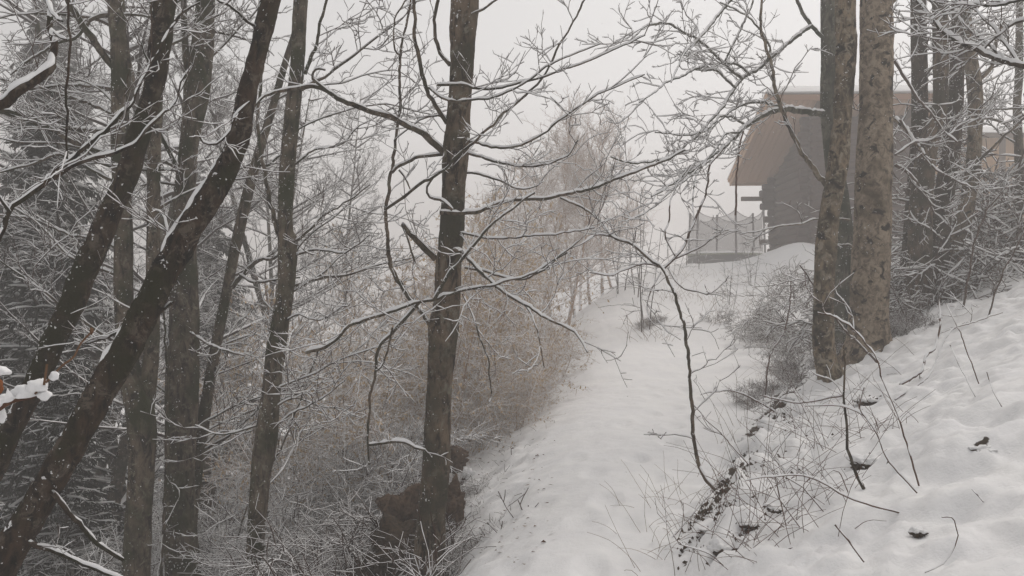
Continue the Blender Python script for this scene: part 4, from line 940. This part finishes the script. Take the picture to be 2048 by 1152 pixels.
S1 = make_slender('slender_tree', 41, 6.2, M_HAZEL, M_HAZEL, 0.055, 20, 1.0); S2 = make_slender('slender_tree', 42, 5.6, M_HAZEL, M_HAZEL, 0.045, 18, 1.2)
sp = [(pxs(1060, 19), 19, 0.80, 0), (pxs(1105, 20), 20, 0.82, 1), (pxs(1128, 18.5), 18.5, 0.78, 0), (pxs(1150, 22), 22, 0.88, 1), (pxs(1180, 23), 23, 0.85, 0), (pxs(1205, 24), 24, 1.0, 1), (pxs(1090, 24), 24, 1.1, 0), (pxs(1230, 27), 27, 0.95, 0), (pxs(1040, 22), 22, 0.9, 1), (pxs(1265, 31), 31, 0.9, 1), (pxs(1160, 28), 28, 1.0, 0), (pxs(1010, 25), 25, 0.9, 1)]
scatter([S1, S2], sp, 'slim pale tree in the hazy row at the head of the track', 'slim hazy trees at the head of the track', 6, None, 'slim hazy tree', (19.5, 21.5, 25))
# bare trees farther down the slope
W1 = make_slender('bare_tree', 43, 11, M_FAR, M_GREY, 0.10, 26, 0.6, tw1=9, tw2=5); W2 = make_slender('bare_tree', 44, 12, M_FAR, M_GREY, 0.12, 28, 0.5, tw1=9, tw2=5)
sp = [(pxs(170, 12.5), 12.5, 1.0, 1), (pxs(450, 12), 12, 1.0, 1), (pxs(520, 15), 15, 1.0, 0), (pxs(280, 16), 16, 1.1, 1), (pxs(630, 17), 17, 0.95, 1), (pxs(400, 18), 18, 1.1, 0), (pxs(560, 21), 21, 1.0, 1), (pxs(690, 24), 24, 0.9, 0), (pxs(110, 15), 15, 1.0, 1)]
blab = ['bare snowy tree behind the second leaning trunk', 'bare snowy tree between the broad and the slim grey trunks', 'bare tree just behind the slim grey trunk',
        'faint bare tree deep behind the forked grey trunk', 'bare tree beyond the slim grey trunk towards the open sky', 'faint bare tree deep behind the broad grey trunk', 'pale far bare tree seen past the slim grey trunk', 'palest far bare tree before the open sky', 'bare snowy tree among the spruces']
scatter([W1, W2], sp, '', 'bare trees down the slope', 9, blab)

# low tangle beneath the grey trunks
K1 = make_shrub('snowy_bush', 51, 2.6, 6, 1.0, M_FAR, 0, 16, 8, 2, 0.010, arch=-0.04); K2 = make_shrub('snowy_bush', 52, 2.4, 6, 1.2, M_FAR, 0, 16, 8, 2, 0.010, arch=-0.05)
sp = [(pxs(px, Y), Y, s, i % 2) for i, (px, Y, s) in enumerate(((120, 9, 1.1), (60, 10.5, 1.2), (190, 10, 1.1), (330, 10.2, 1.15), (430, 9.7, 1.1), (470, 10.8, 1.1), (580, 9.3, 1.0), (640, 8.8, 0.9), (400, 12.5, 1.25), (300, 12.5, 1.2), (540, 11.5, 1.15), (690, 8.6, .75), (150, 12.5, 1.3), (20, 9, 1.0), (620, 11, 1.0), (720, 9.2, 0.8)))]
scatter([K1, K2], sp, 'low tangled bush of fine snow-lined twigs down the slope beneath the grey trunks', 'tangled bushes beneath the grey trunks', 10, None, 'tangled snowy bush', (9.1, 10.3, 11.8))

# bushes on the bank and round the beeches
B1 = make_shrub('bank_bush', 61, 1.6, 6, 1.3, M_TWIG, 0, 8, 5, 2, 0.009, arch=-0.045, rt=0.0042, snow=0.020, flat=0.6); B2 = make_shrub('bank_bush', 62, 2.0, 5, 0.9, M_TWIG, 0, 9, 5, 2, 0.010, arch=-0.035, rt=0.0042, snow=0.020, flat=0.6)
bb = []
for px, py, Y, s, k in ((1560, 0, 13.5, .5, 0), (1610, 0, 13.0, .6, 0), (1530, 0, 16.0, .55, 0), (1468, 0, 16.2, .45, 0), (1640, 0, 11.8, .5, 0), (1580, 0, 17.2, .8, 0), (1430, 0, 17.5, .35, 0), (1500, 0, 17.8, .4, 0), (1505, 0, 16.9, .6, 0), (1600, 0, 19.5, 1.1, 1), (1535, 0, 20.5, .9, 0), (1625, 0, 16.5, 1.0, 1),
    (1700, 0, 11.4, .6, 0), (1790, 0, 11.5, 1.0, 0), (1830, 0, 10.6, .9, 1), (1870, 0, 11.2, 1.1, 0), (1920, 0, 11.8, 1.2, 1), (1965, 0, 12.2, 1.2, 0), (2000, 0, 12.6, 1.3, 1), (2040, 0, 12.2, 1.2, 0), (1800, 0, 12.6, 1.3, 1), (1890, 0, 13.2, 1.5, 1), (1980, 0, 14, 1.7, 1), (2030, 0, 14.5, 1.8, 1), (1940, 0, 15, 1.8, 0), (1850, 0, 14.5, 1.5, 1), (1760, 0, 12.5, .9, 0), (1645, 0, 15, .9, 1), (1750, 0, 10.9, .6, 0)):
    bb.append((pxs(px, Y), Y, s, k))
scatter([B1, B2], bb, 'snow-clogged bush among the beech trunks on the bank', 'snowy bushes on the bank', 12, None, 'snow-clogged bush', (11.6, 13.3, 17), 0.3)
D1 = make_shrub('brown_bush', 71, 0.9, 16, 1.3, mat_twig_snow('brown_bramble', (0.035, 0.02, 0.015), (0.08, 0.045, 0.03), 0.45), 0, 9, 6, 2, 0.006, arch=-0.08, rt=0.0036)
sp = [(pxs(px, Y), Y, s, 0) for px, Y, s in ((795, 7.0, 1.75), (740, 7.2, 1.5), (828, 6.85, 1.5), (930, 6.7, 0.42), (920, 7.6, 0.5), (905, 8.4, 0.6), (760, 7.9, 0.9), (1540, 16.5, 0.6), (1590, 14.5, 0.5), (1310, 17.5, .35), (1290, 17.2, .3), (1545, 10.6, .35), (1600, 10.7, .4), (1580, 12.0, .4), (1692, 9.6, .45), (1715, 9.9, .5), (1785, 10.4, .6), (1835, 9.9, .55), (1610, 9.5, .35), (1510, 10.0, .4))]
dl = ['dark brown bramble at the foot of the boulder beneath the central trunk', 'brown bramble trailing below the boulder', 'brown bramble pressed against the foot of the central trunk', 'small brown bramble between the central trunk and the track', 'brown bramble tuft behind the central trunk',
      'snowy bramble above the small dark stone', 'dense bramble on the lower side of the boulder', 'brown heap of brush below the barn', 'brown brush heap behind the mossy beech', 'small brown tuft in the snow by the head of the track', 'smallest brown tuft by the head of the track', 'brown bramble at the upper end of the bank lip', 'brown bramble leaning on the mossy beech from the track side', 'bramble between the brush heap and the mossy beech', 'bramble tuft at the foot of the mossy beech', 'bramble tuft between the feet of the two beeches', 'bramble on the uphill side of the pale beech', 'bramble below the dark straight trunk', 'small bramble on the root clod', 'small bramble hanging over the track from the bank lip']
scatter([D1], sp, '', 'brown brambles', 13, dl)
# saplings on the rise before the trampoline
Q1 = make_shrub('thin_sapling', 81, 1.7, 3, 0.25, M_FAR, 0, 5, 4, 0, 0.010, rt=0.004)
sp = [(pxs(px, Y), Y, s, 0) for px, Y, s in ((1460, 20, 1.0), (1505, 22, 1.0), (1290, 17, 1.5), (1275, 21, 1.4), (1400, 24, 0.9), (1345, 23, 0.9), (1375, 25, .9), (1240, 22, 1.6))]
ql = ['spindly snowy sapling standing before the middle of the trampoline', 'spindly sapling before the trampoline side nearest the barn', 'tallest bare sapling rising from the tuft at the head of the track', 'bare sapling at the outer edge of the snowy rise', 'thin bare sapling on the rise below the trampoline edge', 'thin bare sapling on the crest of the rise', 'thin bare sapling between crest and trampoline', 'bare sapling below the outer edge of the rise']
scatter([Q1], sp, '', 'thin saplings on the snowy rise', 14, ql)
for o in (ob for ob in bpy.data.objects if ob.name.startswith('thin_sapling')): o.rotation_euler = (0, 0, o.location.x)

# ------------------------------------------------------------------ stems on the bank
def stem(name, label, pix, w0, w1, dY=0.0, mat=None, snow=1.0, tw=0.5, cat='twig', group=None, seed=1, dens=4, Y=None):
    t = Tree(name, label, cat, group, seed, mat or M_REDTWIG, M_REDTWIG); y = Y or ghit(*pix[0])
    t.limb(pix, w0*0.85, w1*0.85, y, y+dY, snow, tw=tw, k=6, amp=0.05, name='stem', step=0.03)
    if tw > 0: t.twigs(dens, (0.08, 0.3), 2, 1, 0.0024, 0.008, up=0.05)
    return t
ST = [('bank_sapling', 'straight brown sapling with curved foot growing from the bank below the mossy beech', [(1728, 978), (1709, 940), (1697, 895), (1693, 841), (1689, 791), (1688, 740), (1687, 690)], 12, 5, .1, M_CENTRE, .5, .4),
 ('bare_shoot', 'longest arching reddish stem curving from the open bank up before the pale beech', [(1838, 972), (1821, 911), (1800, 845), (1780, 791), (1763, 750), (1740, 700), (1710, 660), (1672, 635), (1635, 625)], 6, 4, .3, None, 1.2, .5),
 ('bare_shoot', 'reddish stem leaning from the open bank towards the root of the mossy beech', [(1834, 986), (1780, 924), (1751, 866), (1730, 833), (1697, 816), (1650, 812), (1610, 812)], 5, 3, .2, None, 1.2, .5),
 ('bare_shoot', 'long low twig lying across the bank below the curved sapling foot', [(1800, 1026), (1705, 998), (1635, 961), (1589, 949), (1531, 953), (1490, 962)], 6, 3, .1, None, 1.0, .5),
 ('bare_shoot', 'short slanting twig in the middle of the bank', [(1647, 1023), (1614, 986), (1581, 961), (1548, 945)], 4, 3, .05, None, .8, .2),
 ('bare_shoot', 'thin twig slanting down the bank face beside the hollow', [(1602, 1058), (1560, 1000), (1540, 965), (1523, 932)], 4, 3, .05, None, .6, .2),
 ('bare_shoot', 'stout broken stick poking up from the lower bank', [(1728, 1124), (1697, 1081), (1670, 1050)], 6, 6, .05, None, .4, 0),
 ('bare_shoot', 'arched stick lying on the lower bank', [(1573, 1098), (1614, 1093), (1651, 1093), (1695, 1113)], 6, 5, .05, None, 1.0, 0),
 ('bare_shoot', 'thin stem bowed into a hook at the lower corner of the bank', [(1850, 1145), (1887, 1127), (1912, 1090), (1914, 1056), (1904, 1036), (1883, 1034)], 4, 3, .0, None, .5, 0),
 ('bare_shoot', 'straight thin shoot standing on the upper bank, lower of a pair', [(1952, 795), (1925, 744), (1900, 690)], 4, 3, .2, None, .3, 0),
 ('bare_shoot', 'straight thin shoot standing on the upper bank, taller of a pair', [(1960, 775), (1937, 710), (1912, 648), (1891, 607)], 4, 3, .2, None, .3, 0),
 ('bare_shoot', 'short lone shoot highest on the open snow of the bank', [(2005, 816), (1985, 780), (1974, 744)], 4, 2, .1, None, .3, 0),
 ('bare_shoot', 'angled twig bent like a tent pole on the bank', [(1701, 996), (1678, 943), (1655, 950), (1635, 968)], 4, 3, .0, None, .6, 0),
 ('bare_shoot', 'dark straight twig leaning out from the foot of the bowed sapling', [(1341, 1079), (1390, 1023), (1424, 984)], 5, 3, .1, None, .5, .2),
 ('bare_shoot', 'long twig trailing down towards the lower track edge', [(1448, 1132), (1420, 1108), (1399, 1100), (1357, 1087)], 4, 3, .0, None, .8, .3),
 ('bare_shoot', 'straight twig crossing the bowed sapling above the bank edge', [(1498, 930), (1448, 874), (1407, 833), (1382, 804)], 4, 3, .1, None, .6, .2),
 ('bare_shoot', 'snowy twig arching from the bank edge over the track', [(1560, 830), (1500, 795), (1460, 783), (1420, 785), (1400, 790)], 5, 2, -.1, None, 1.4, .5),
 ('bare_shoot', 'dark crooked shoot rising in front of the mossy beech foot', [(1530, 800), (1535, 740), (1545, 700), (1570, 660), (1580, 600), (1582, 560)], 6, 3, .1, None, .6, .6),
 ('bare_shoot', 'crooked root-like stem snaking along the upper bank', [(1800, 770), (1840, 745), (1850, 715), (1870, 690), (1880, 640), (1878, 600)], 9, 5, .4, None, 1.4, .5),
 ('bare_shoot', 'long thin branch lying over the snow of the upper bank', [(1790, 800), (1850, 760), (1870, 730), (1900, 665), (1960, 640), (2005, 625)], 5, 3, .5, None, 1.2, .4),
 ('bare_shoot', 'straight bare shoot leaning among the bushes near the picture edge', [(1975, 640), (2000, 560), (2030, 500), (2060, 440)], 6, 4, -.3, M_TWIG, .6, .4),
 ('bare_shoot', 'dark arching shoot beside the curved trunk', [(1925, 625), (1935, 560), (1950, 480), (1975, 420), (2000, 390)], 8, 5, -.3, M_TWIG, .5, .4),
 ('bare_shoot', 'tiny dark twig lying on the open snow of the bank', [(1967, 1004), (1955, 990), (1944, 978)], 4, 3, .05, None, .2, 0),
 ('bare_shoot', 'thin twig lying in the snow at the lower edge of the track', [(920, 1140), (960, 1135), (1000, 1130), (1032, 1130)], 4, 3, .05, None, .3, 0),
 ('bare_shoot', 'low snowy twig spanning the upper end of the bank below the pale beech', [(1690, 790), (1640, 800), (1600, 806), (1560, 800), (1520, 790)], 6, 3, -.1, None, 1.4, .6),
 ('bare_shoot', 'forked grey stem leaning over the snow below the mossy beech', [(1760, 730), (1720, 690), (1680, 650), (1650, 600), (1620, 560), (1600, 530)], 8, 4, -.2, M_TWIG, 1.2, .6)]
for i, a in enumerate(ST):
    stem(a[0], a[1], a[2], a[3], a[4], a[5], a[6], a[7], a[8], 'sapling' if a[0] == 'bank_sapling' else 'twig', 'bare stems on the bank' if a[0] == 'bare_shoot' else None, 100+i)

# roots and clods of bare earth along the lip of the bank
def clod(name, label, px, py, w, h, mat, seed, cat, cap=True, squash=0.8, capthr=0.42, rough=1.0, capmax=0.22, Y=None, group=None, sink=0.25):
    import bmesh
    Y = Y or ghit(px, py); p = P(px, py, Y); r = w*0.5*Y/F; hh = h*0.5*Y/F
    bm = bmesh.new(); bmesh.ops.create_icosphere(bm, subdivisions=4, radius=1.0)
    V = np.array([v.co[:] for v in bm.verts]); Fc = np.array([[v.index for v in f.verts] for f in bm.faces]); bm.free()
    D = np.array([mnoise.noise(Vector(v)*1.4+Vector((seed, 0, 0)))*0.6+mnoise.noise(Vector(v)*3.5+Vector((0, seed, 0)))*0.45+mnoise.noise(Vector(v)*9+Vector((0, 0, seed)))*0.25 for v in V])
    D = D*rough
    W = V*(1+D)[:, None]*np.array((r, r*squash, hh))+p+np.array((0, 0, -sink*hh))
    root = empty(name, p, label, cat, group); o = obj('earth' if mat is M_SOIL else 'stone', W, Fc, mat, root)
    if cap:
        up = V[:, 2]+0.35*D+0.7*np.array([mnoise.noise(Vector(v)*2.6+Vector((seed, 7, 2))) for v in V]); dd = np.clip((up-capthr)*0.55, -0.25, capmax)
        S = W+V*(dd*np.array((r, r, hh))[:, None]).T+np.array((0, 0, 1.0))*(np.clip(dd, 0, 1)*0.5*hh)[:, None]; keep = dd[Fc].max(1) > -0.12
        obj('snow', S, Fc[keep], M_SNOW, root, 'stuff')
clod('boulder', 'rounded dark brown boulder beside the foot of the central trunk', 815, 1025, 112, 120, M_ROCK, 3, 'boulder', Y=7.6, cap=False, rough=0.85)
clod('earth_bank', 'dark brown bare earth bank falling away under the boulder', 815, 1120, 170, 190, M_SOIL, 5, 'earth', Y=7.2, cap=False)
clod('stone', 'small dark upright stone standing in the snow between central trunk and track', 935, 962, 26, 34, M_ROCK, 8, 'stone', sink=0)
clod('stone', 'dark stone half hidden behind the central trunk', 905, 1000, 46, 80, M_ROCK, 11, 'stone', Y=7.3, cap=False)
clod('stone', 'brown rock face behind the central trunk below the thicket', 908, 912, 54, 50, M_ROCK, 14, 'stone', Y=8.6, cap=False, rough=0.85)
cl = ((1735, 922, 56, 46, 'torn dark clod of earth beside the curved sapling foot'), (1836, 1062, 27, 26, 'small mossy clod in the open lower bank'), (1446, 1092, 40, 52, 'mossy clod poking from the lowest part of the bank edge'), (1962, 896, 46, 22, 'flat patch of dark earth under a snow lip on the upper bank'),
      (1545, 850, 60, 46, 'large earth clod under the bank lip below the mossy beech'), (1500, 882, 40, 30, 'earth clod beside the largest one on the bank lip'), (1478, 935, 34, 30, 'earth clod just above the foot of the bowed sapling'), (1552, 1016, 26, 22, 'small dark clod in the middle of the bank face'), (1497, 1045, 34, 24, 'flat clod short of the middle of the bank face'),
      (1590, 800, 56, 40, 'root clod under the mossy beech'), (1640, 780, 50, 30, 'earthy root plate at the foot of the mossy beech'), (1535, 1010, 16, 14, 'tiny clod beside the flat one'), (1410, 1060, 24, 18, 'dark clod below the foot of the bowed sapling'), (1455, 958, 22, 20, 'clod at the foot of the bowed sapling'), (1735, 800, 40, 20, 'dark crumb of earth under the snow near the sapling tip'))
for i, (px, py, w, h, lb) in enumerate(cl): clod('earth_clod', lb, px, py, w*1.0, h*0.6, M_SOIL, 20+i*3, 'clod', group='earth clods showing through the snow on the bank', sink=0.55, squash=0.9, capthr=0.2, rough=0.9)

# ------------------------------------------------------------------ dry grass, leaf litter, foreground twig, flakes
def blades(name, label, spots, mat, n, L, seed, r=0.0016, spread=0.6, droop=-0.12):
    rng = np.random.default_rng(seed); B = []
    for px, py, w in spots:
        Y = ghit(px, py); c = P(px, py, Y); q = np.repeat(c[None], n, 0)+rng.standard_normal((n, 3))*np.array((w*Y/F, w*Y/F, 0)); q[:, 2] = gz(q[:, 0], q[:, 1])-0.02; B.append(q)
    B = np.concatenate(B); S = len(B); d = np.stack([spread*rng.standard_normal(S), spread*rng.standard_normal(S), np.ones(S)], 1)
    g = grow(B, d, rng.uniform(*L, S), 7, rng, 0.07, (0, 0, droop)); v, f = tubes(g, taper(S, 7, r, r*0.5), 3); o = obj(name, v, f, mat, None, 'stuff'); o['label'] = label; return o
blades('dry_grass', 'thin dry grass blades along the foot of the bank', [(1300, 1060, 30), (1330, 1010, 30), (1380, 990, 30), (1420, 960, 25), (1350, 1090, 40), (1300, 1120, 40), (1450, 890, 25), (1480, 850, 25), (1510, 800, 25), (1540, 770, 30), (1400, 1040, 25), (1500, 760, 30)], M_GRASS, 9, (0.15, 0.45), 3)
blades('bank_twigs', 'short dead stalks poking through the snow of the bank', [(1480, 1000, 40), (1560, 960, 50), (1620, 900, 50), (1560, 880, 40), (1640, 850, 40), (1700, 780, 50), (1600, 830, 30), (1750, 870, 50), (1440, 1040, 30), (1520, 1080, 50), (1460, 1120, 40), (1640, 990, 50)], M_REDTWIG, 24, (0.05, 0.35), 4, 0.0018, 1.0, -0.1)
blades('slope_stalks', 'dead stalks on the slope between the central trunk and the track', [(940, 1040, 40), (980, 1000, 50), (930, 1100, 40), (1010, 950, 50), (960, 900, 40), (990, 1060, 40), (1040, 880, 40), (1050, 830, 30), (1085, 800, 30), (1110, 770, 25), (1010, 880, 40), (1000, 930, 40)], M_TWIG, 16, (0.04, 0.16), 5, 0.002, 1.0, -0.12)
blades('rise_grass', 'dry grass tufts poking through the snow on the rise below the trampoline', [(1290, 650, 25), (1310, 680, 20), (1420, 640, 30), (1460, 630, 40), (1500, 620, 40), (1550, 600, 40), (1580, 560, 30), (1400, 600, 30), (1340, 600, 20), (1440, 560, 40), (1380, 560, 30), (1540, 650, 30)], M_GRASS, 26, (0.15, 0.6), 6, 0.0035, 0.5, -0.1)
blades('long_shoots', 'fine long shoots arching out of the bank snow', [(1500, 1000, 60), (1600, 960, 60), (1560, 1080, 60), (1680, 900, 60), (1650, 1050, 60), (1620, 840, 50), (1560, 830, 40), (1760, 850, 60), (1460, 1090, 50), (1700, 760, 50), (1540, 900, 40), (1520, 830, 40)], M_REDTWIG, 8, (0.3, 0.9), 7, 0.0020, 0.9, -0.06)
def litter():
    rng = np.random.default_rng(9); n = 230; px = rng.uniform(900, 1110, n); V = []
    px = 900+210*rng.random(n)**1.6; py = rng.uniform(840, 1140, n)
    for a, b in zip(px, py):
        Y = ghit(a, b, 4, 14); c = P(a, b, Y); c[2] = float(gz(c[0], c[1]))+0.012; s = rng.uniform(0.006, 0.022); q = rng.standard_normal((4, 3))*0.2+np.array([(-1, 0, .1), (0, -.6, .5), (1, 0, .3), (0, .6, .1)]); V.append(c+q*s)
    o = obj('leaf_litter', np.concatenate(V), np.arange(4*n).reshape(-1, 4), M_GRASS, None, 'stuff', False); o['label'] = 'dead leaves scattered on the snowy slope beside the central trunk'
litter()
def crumbs():
    rng = np.random.default_rng(19); n = 1100; yy = 4.6+7.5*rng.random(n)**1.3; vv = np.abs(rng.normal(0.12, 0.28, n)); xx = x_right(yy)+vv; s = rng.uniform(0.003, 0.014, (n, 1, 1))*(1-0.5*np.clip(vv, 0, 1))[:, None, None]
    for px, py, w in ((1735, 922, 40), (1446, 1092, 36), (1545, 850, 40), (1740, 800, 30)):
        Y = ghit(px, py); m = 14; k0 = rng.integers(0, n, m); xx[k0] = P(px, py, Y)[0]+rng.normal(0, w*0.6*Y/F, m); yy[k0] = Y+rng.normal(0, w*0.6*Y/F, m)
    C = np.stack([xx, yy, gz(xx, yy)+0.01], 1); tet = np.array([(1, 0, -.5), (-.5, .87, -.5), (-.5, -.87, -.5), (0, 0, .9)]); V = (C[:, None]+(tet[None]+0.5*rng.standard_normal((n, 4, 3)))*s).reshape(-1, 3)
    f = np.array([(0, 1, 2), (0, 3, 1), (1, 3, 2), (2, 3, 0)]); o = obj('soil_crumbs', V, (f[None]+(np.arange(n)*4)[:, None, None]).reshape(-1, 3), M_SOIL, None, 'stuff', False); o['label'] = 'crumbs of earth and dead leaf along the lip of the bank'
crumbs()
t = Tree('foreground_twig', 'blurred close twig with clumps of snow and an orange bud stem at the picture edge', 'twig', seed=90, mat=M_REDTWIG)
t.limb([(-60, 850), (0, 815), (40, 795), (75, 785), (95, 770)], 14, 6, 1.7, 1.8, 3.2, tw=0, step=0.008)
t.limb([(70, 788), (110, 745), (150, 700), (182, 664)], 5, 4, 1.75, 1.85, 0.0, mat=M_GRASS, tw=0, name='bud_stem', step=0.01)
t.limb([(88, 770), (92, 745), (94, 728)], 4, 3, 1.75, 1.75, 0.0, mat=M_GRASS, tw=0, name='bud_stem', step=0.01)
rng = np.random.default_rng(2)
def blob(par, px, py, Y, rx, rz, seed, mat, name):
    import bmesh
    bm = bmesh.new(); bmesh.ops.create_icosphere(bm, subdivisions=3, radius=1.0); V = np.array([v.co[:] for v in bm.verts]); Fc = np.array([[v.index for v in f.verts] for f in bm.faces]); bm.free()
    D = np.array([mnoise.noise(Vector(v)*1.2+Vector((seed, 0, 0)))*0.45+mnoise.noise(Vector(v)*3+Vector((seed, 0, 0)))*0.1 for v in V]); s = Y/F
    obj(name, V*(1+D)[:, None]*np.array((rx*s, rx*s*0.8, rz*s))+P(px, py, Y), Fc, mat, par)
for px, py, rx, rz, sd in ((10, 800, 30, 16, 1), (45, 782, 28, 20, 2), (75, 772, 26, 20, 3), (88, 790, 16, 14, 4), (2, 742, 20, 14, 6), (2, 830, 14, 22, 7), (108, 752, 12, 12, 8)): blob(t.root, px, py, 1.76, rx*0.8, rz*0.7, sd, M_SNOW, 'snow')
blob(t.root, -3, 772, 1.8, 9, 16, 9, M_ORANGE, 'leaf')
blob(t.root, 183, 662, 1.85, 4, 7, 12, M_GRASS, 'bud')
def flakes():
    rng = np.random.default_rng(77); n = 1300; Y = 2.5+10*rng.random(n)**0.7; px = rng.uniform(-50, 2100, n); py = rng.uniform(-50, 1150, n); C = np.stack([(px-1024)/F*Y, Y, CZ+(576-py)/F*Y], 1)
    C = C[C[:, 2] > gz(C[:, 0], C[:, 1])+0.05]; n = len(C); r = rng.uniform(0.0012, 0.003, (n, 1, 1)); oc = np.array([(1, 0, 0), (-1, 0, 0), (0, 1, 0), (0, -1, 0), (0, 0, 1), (0, 0, -1)], float)
    f = np.array([(0, 2, 4), (2, 1, 4), (1, 3, 4), (3, 0, 4), (2, 0, 5), (1, 2, 5), (3, 1, 5), (0, 3, 5)]); V = (C[:, None]+oc[None]*r).reshape(-1, 3); Fc = (f[None]+(np.arange(n)*6)[:, None, None]).reshape(-1, 3)
    o = obj('snowflakes', V, Fc, M_SNOW, None, 'stuff'); o['label'] = 'fine snowflakes drifting down through the wood'
flakes()
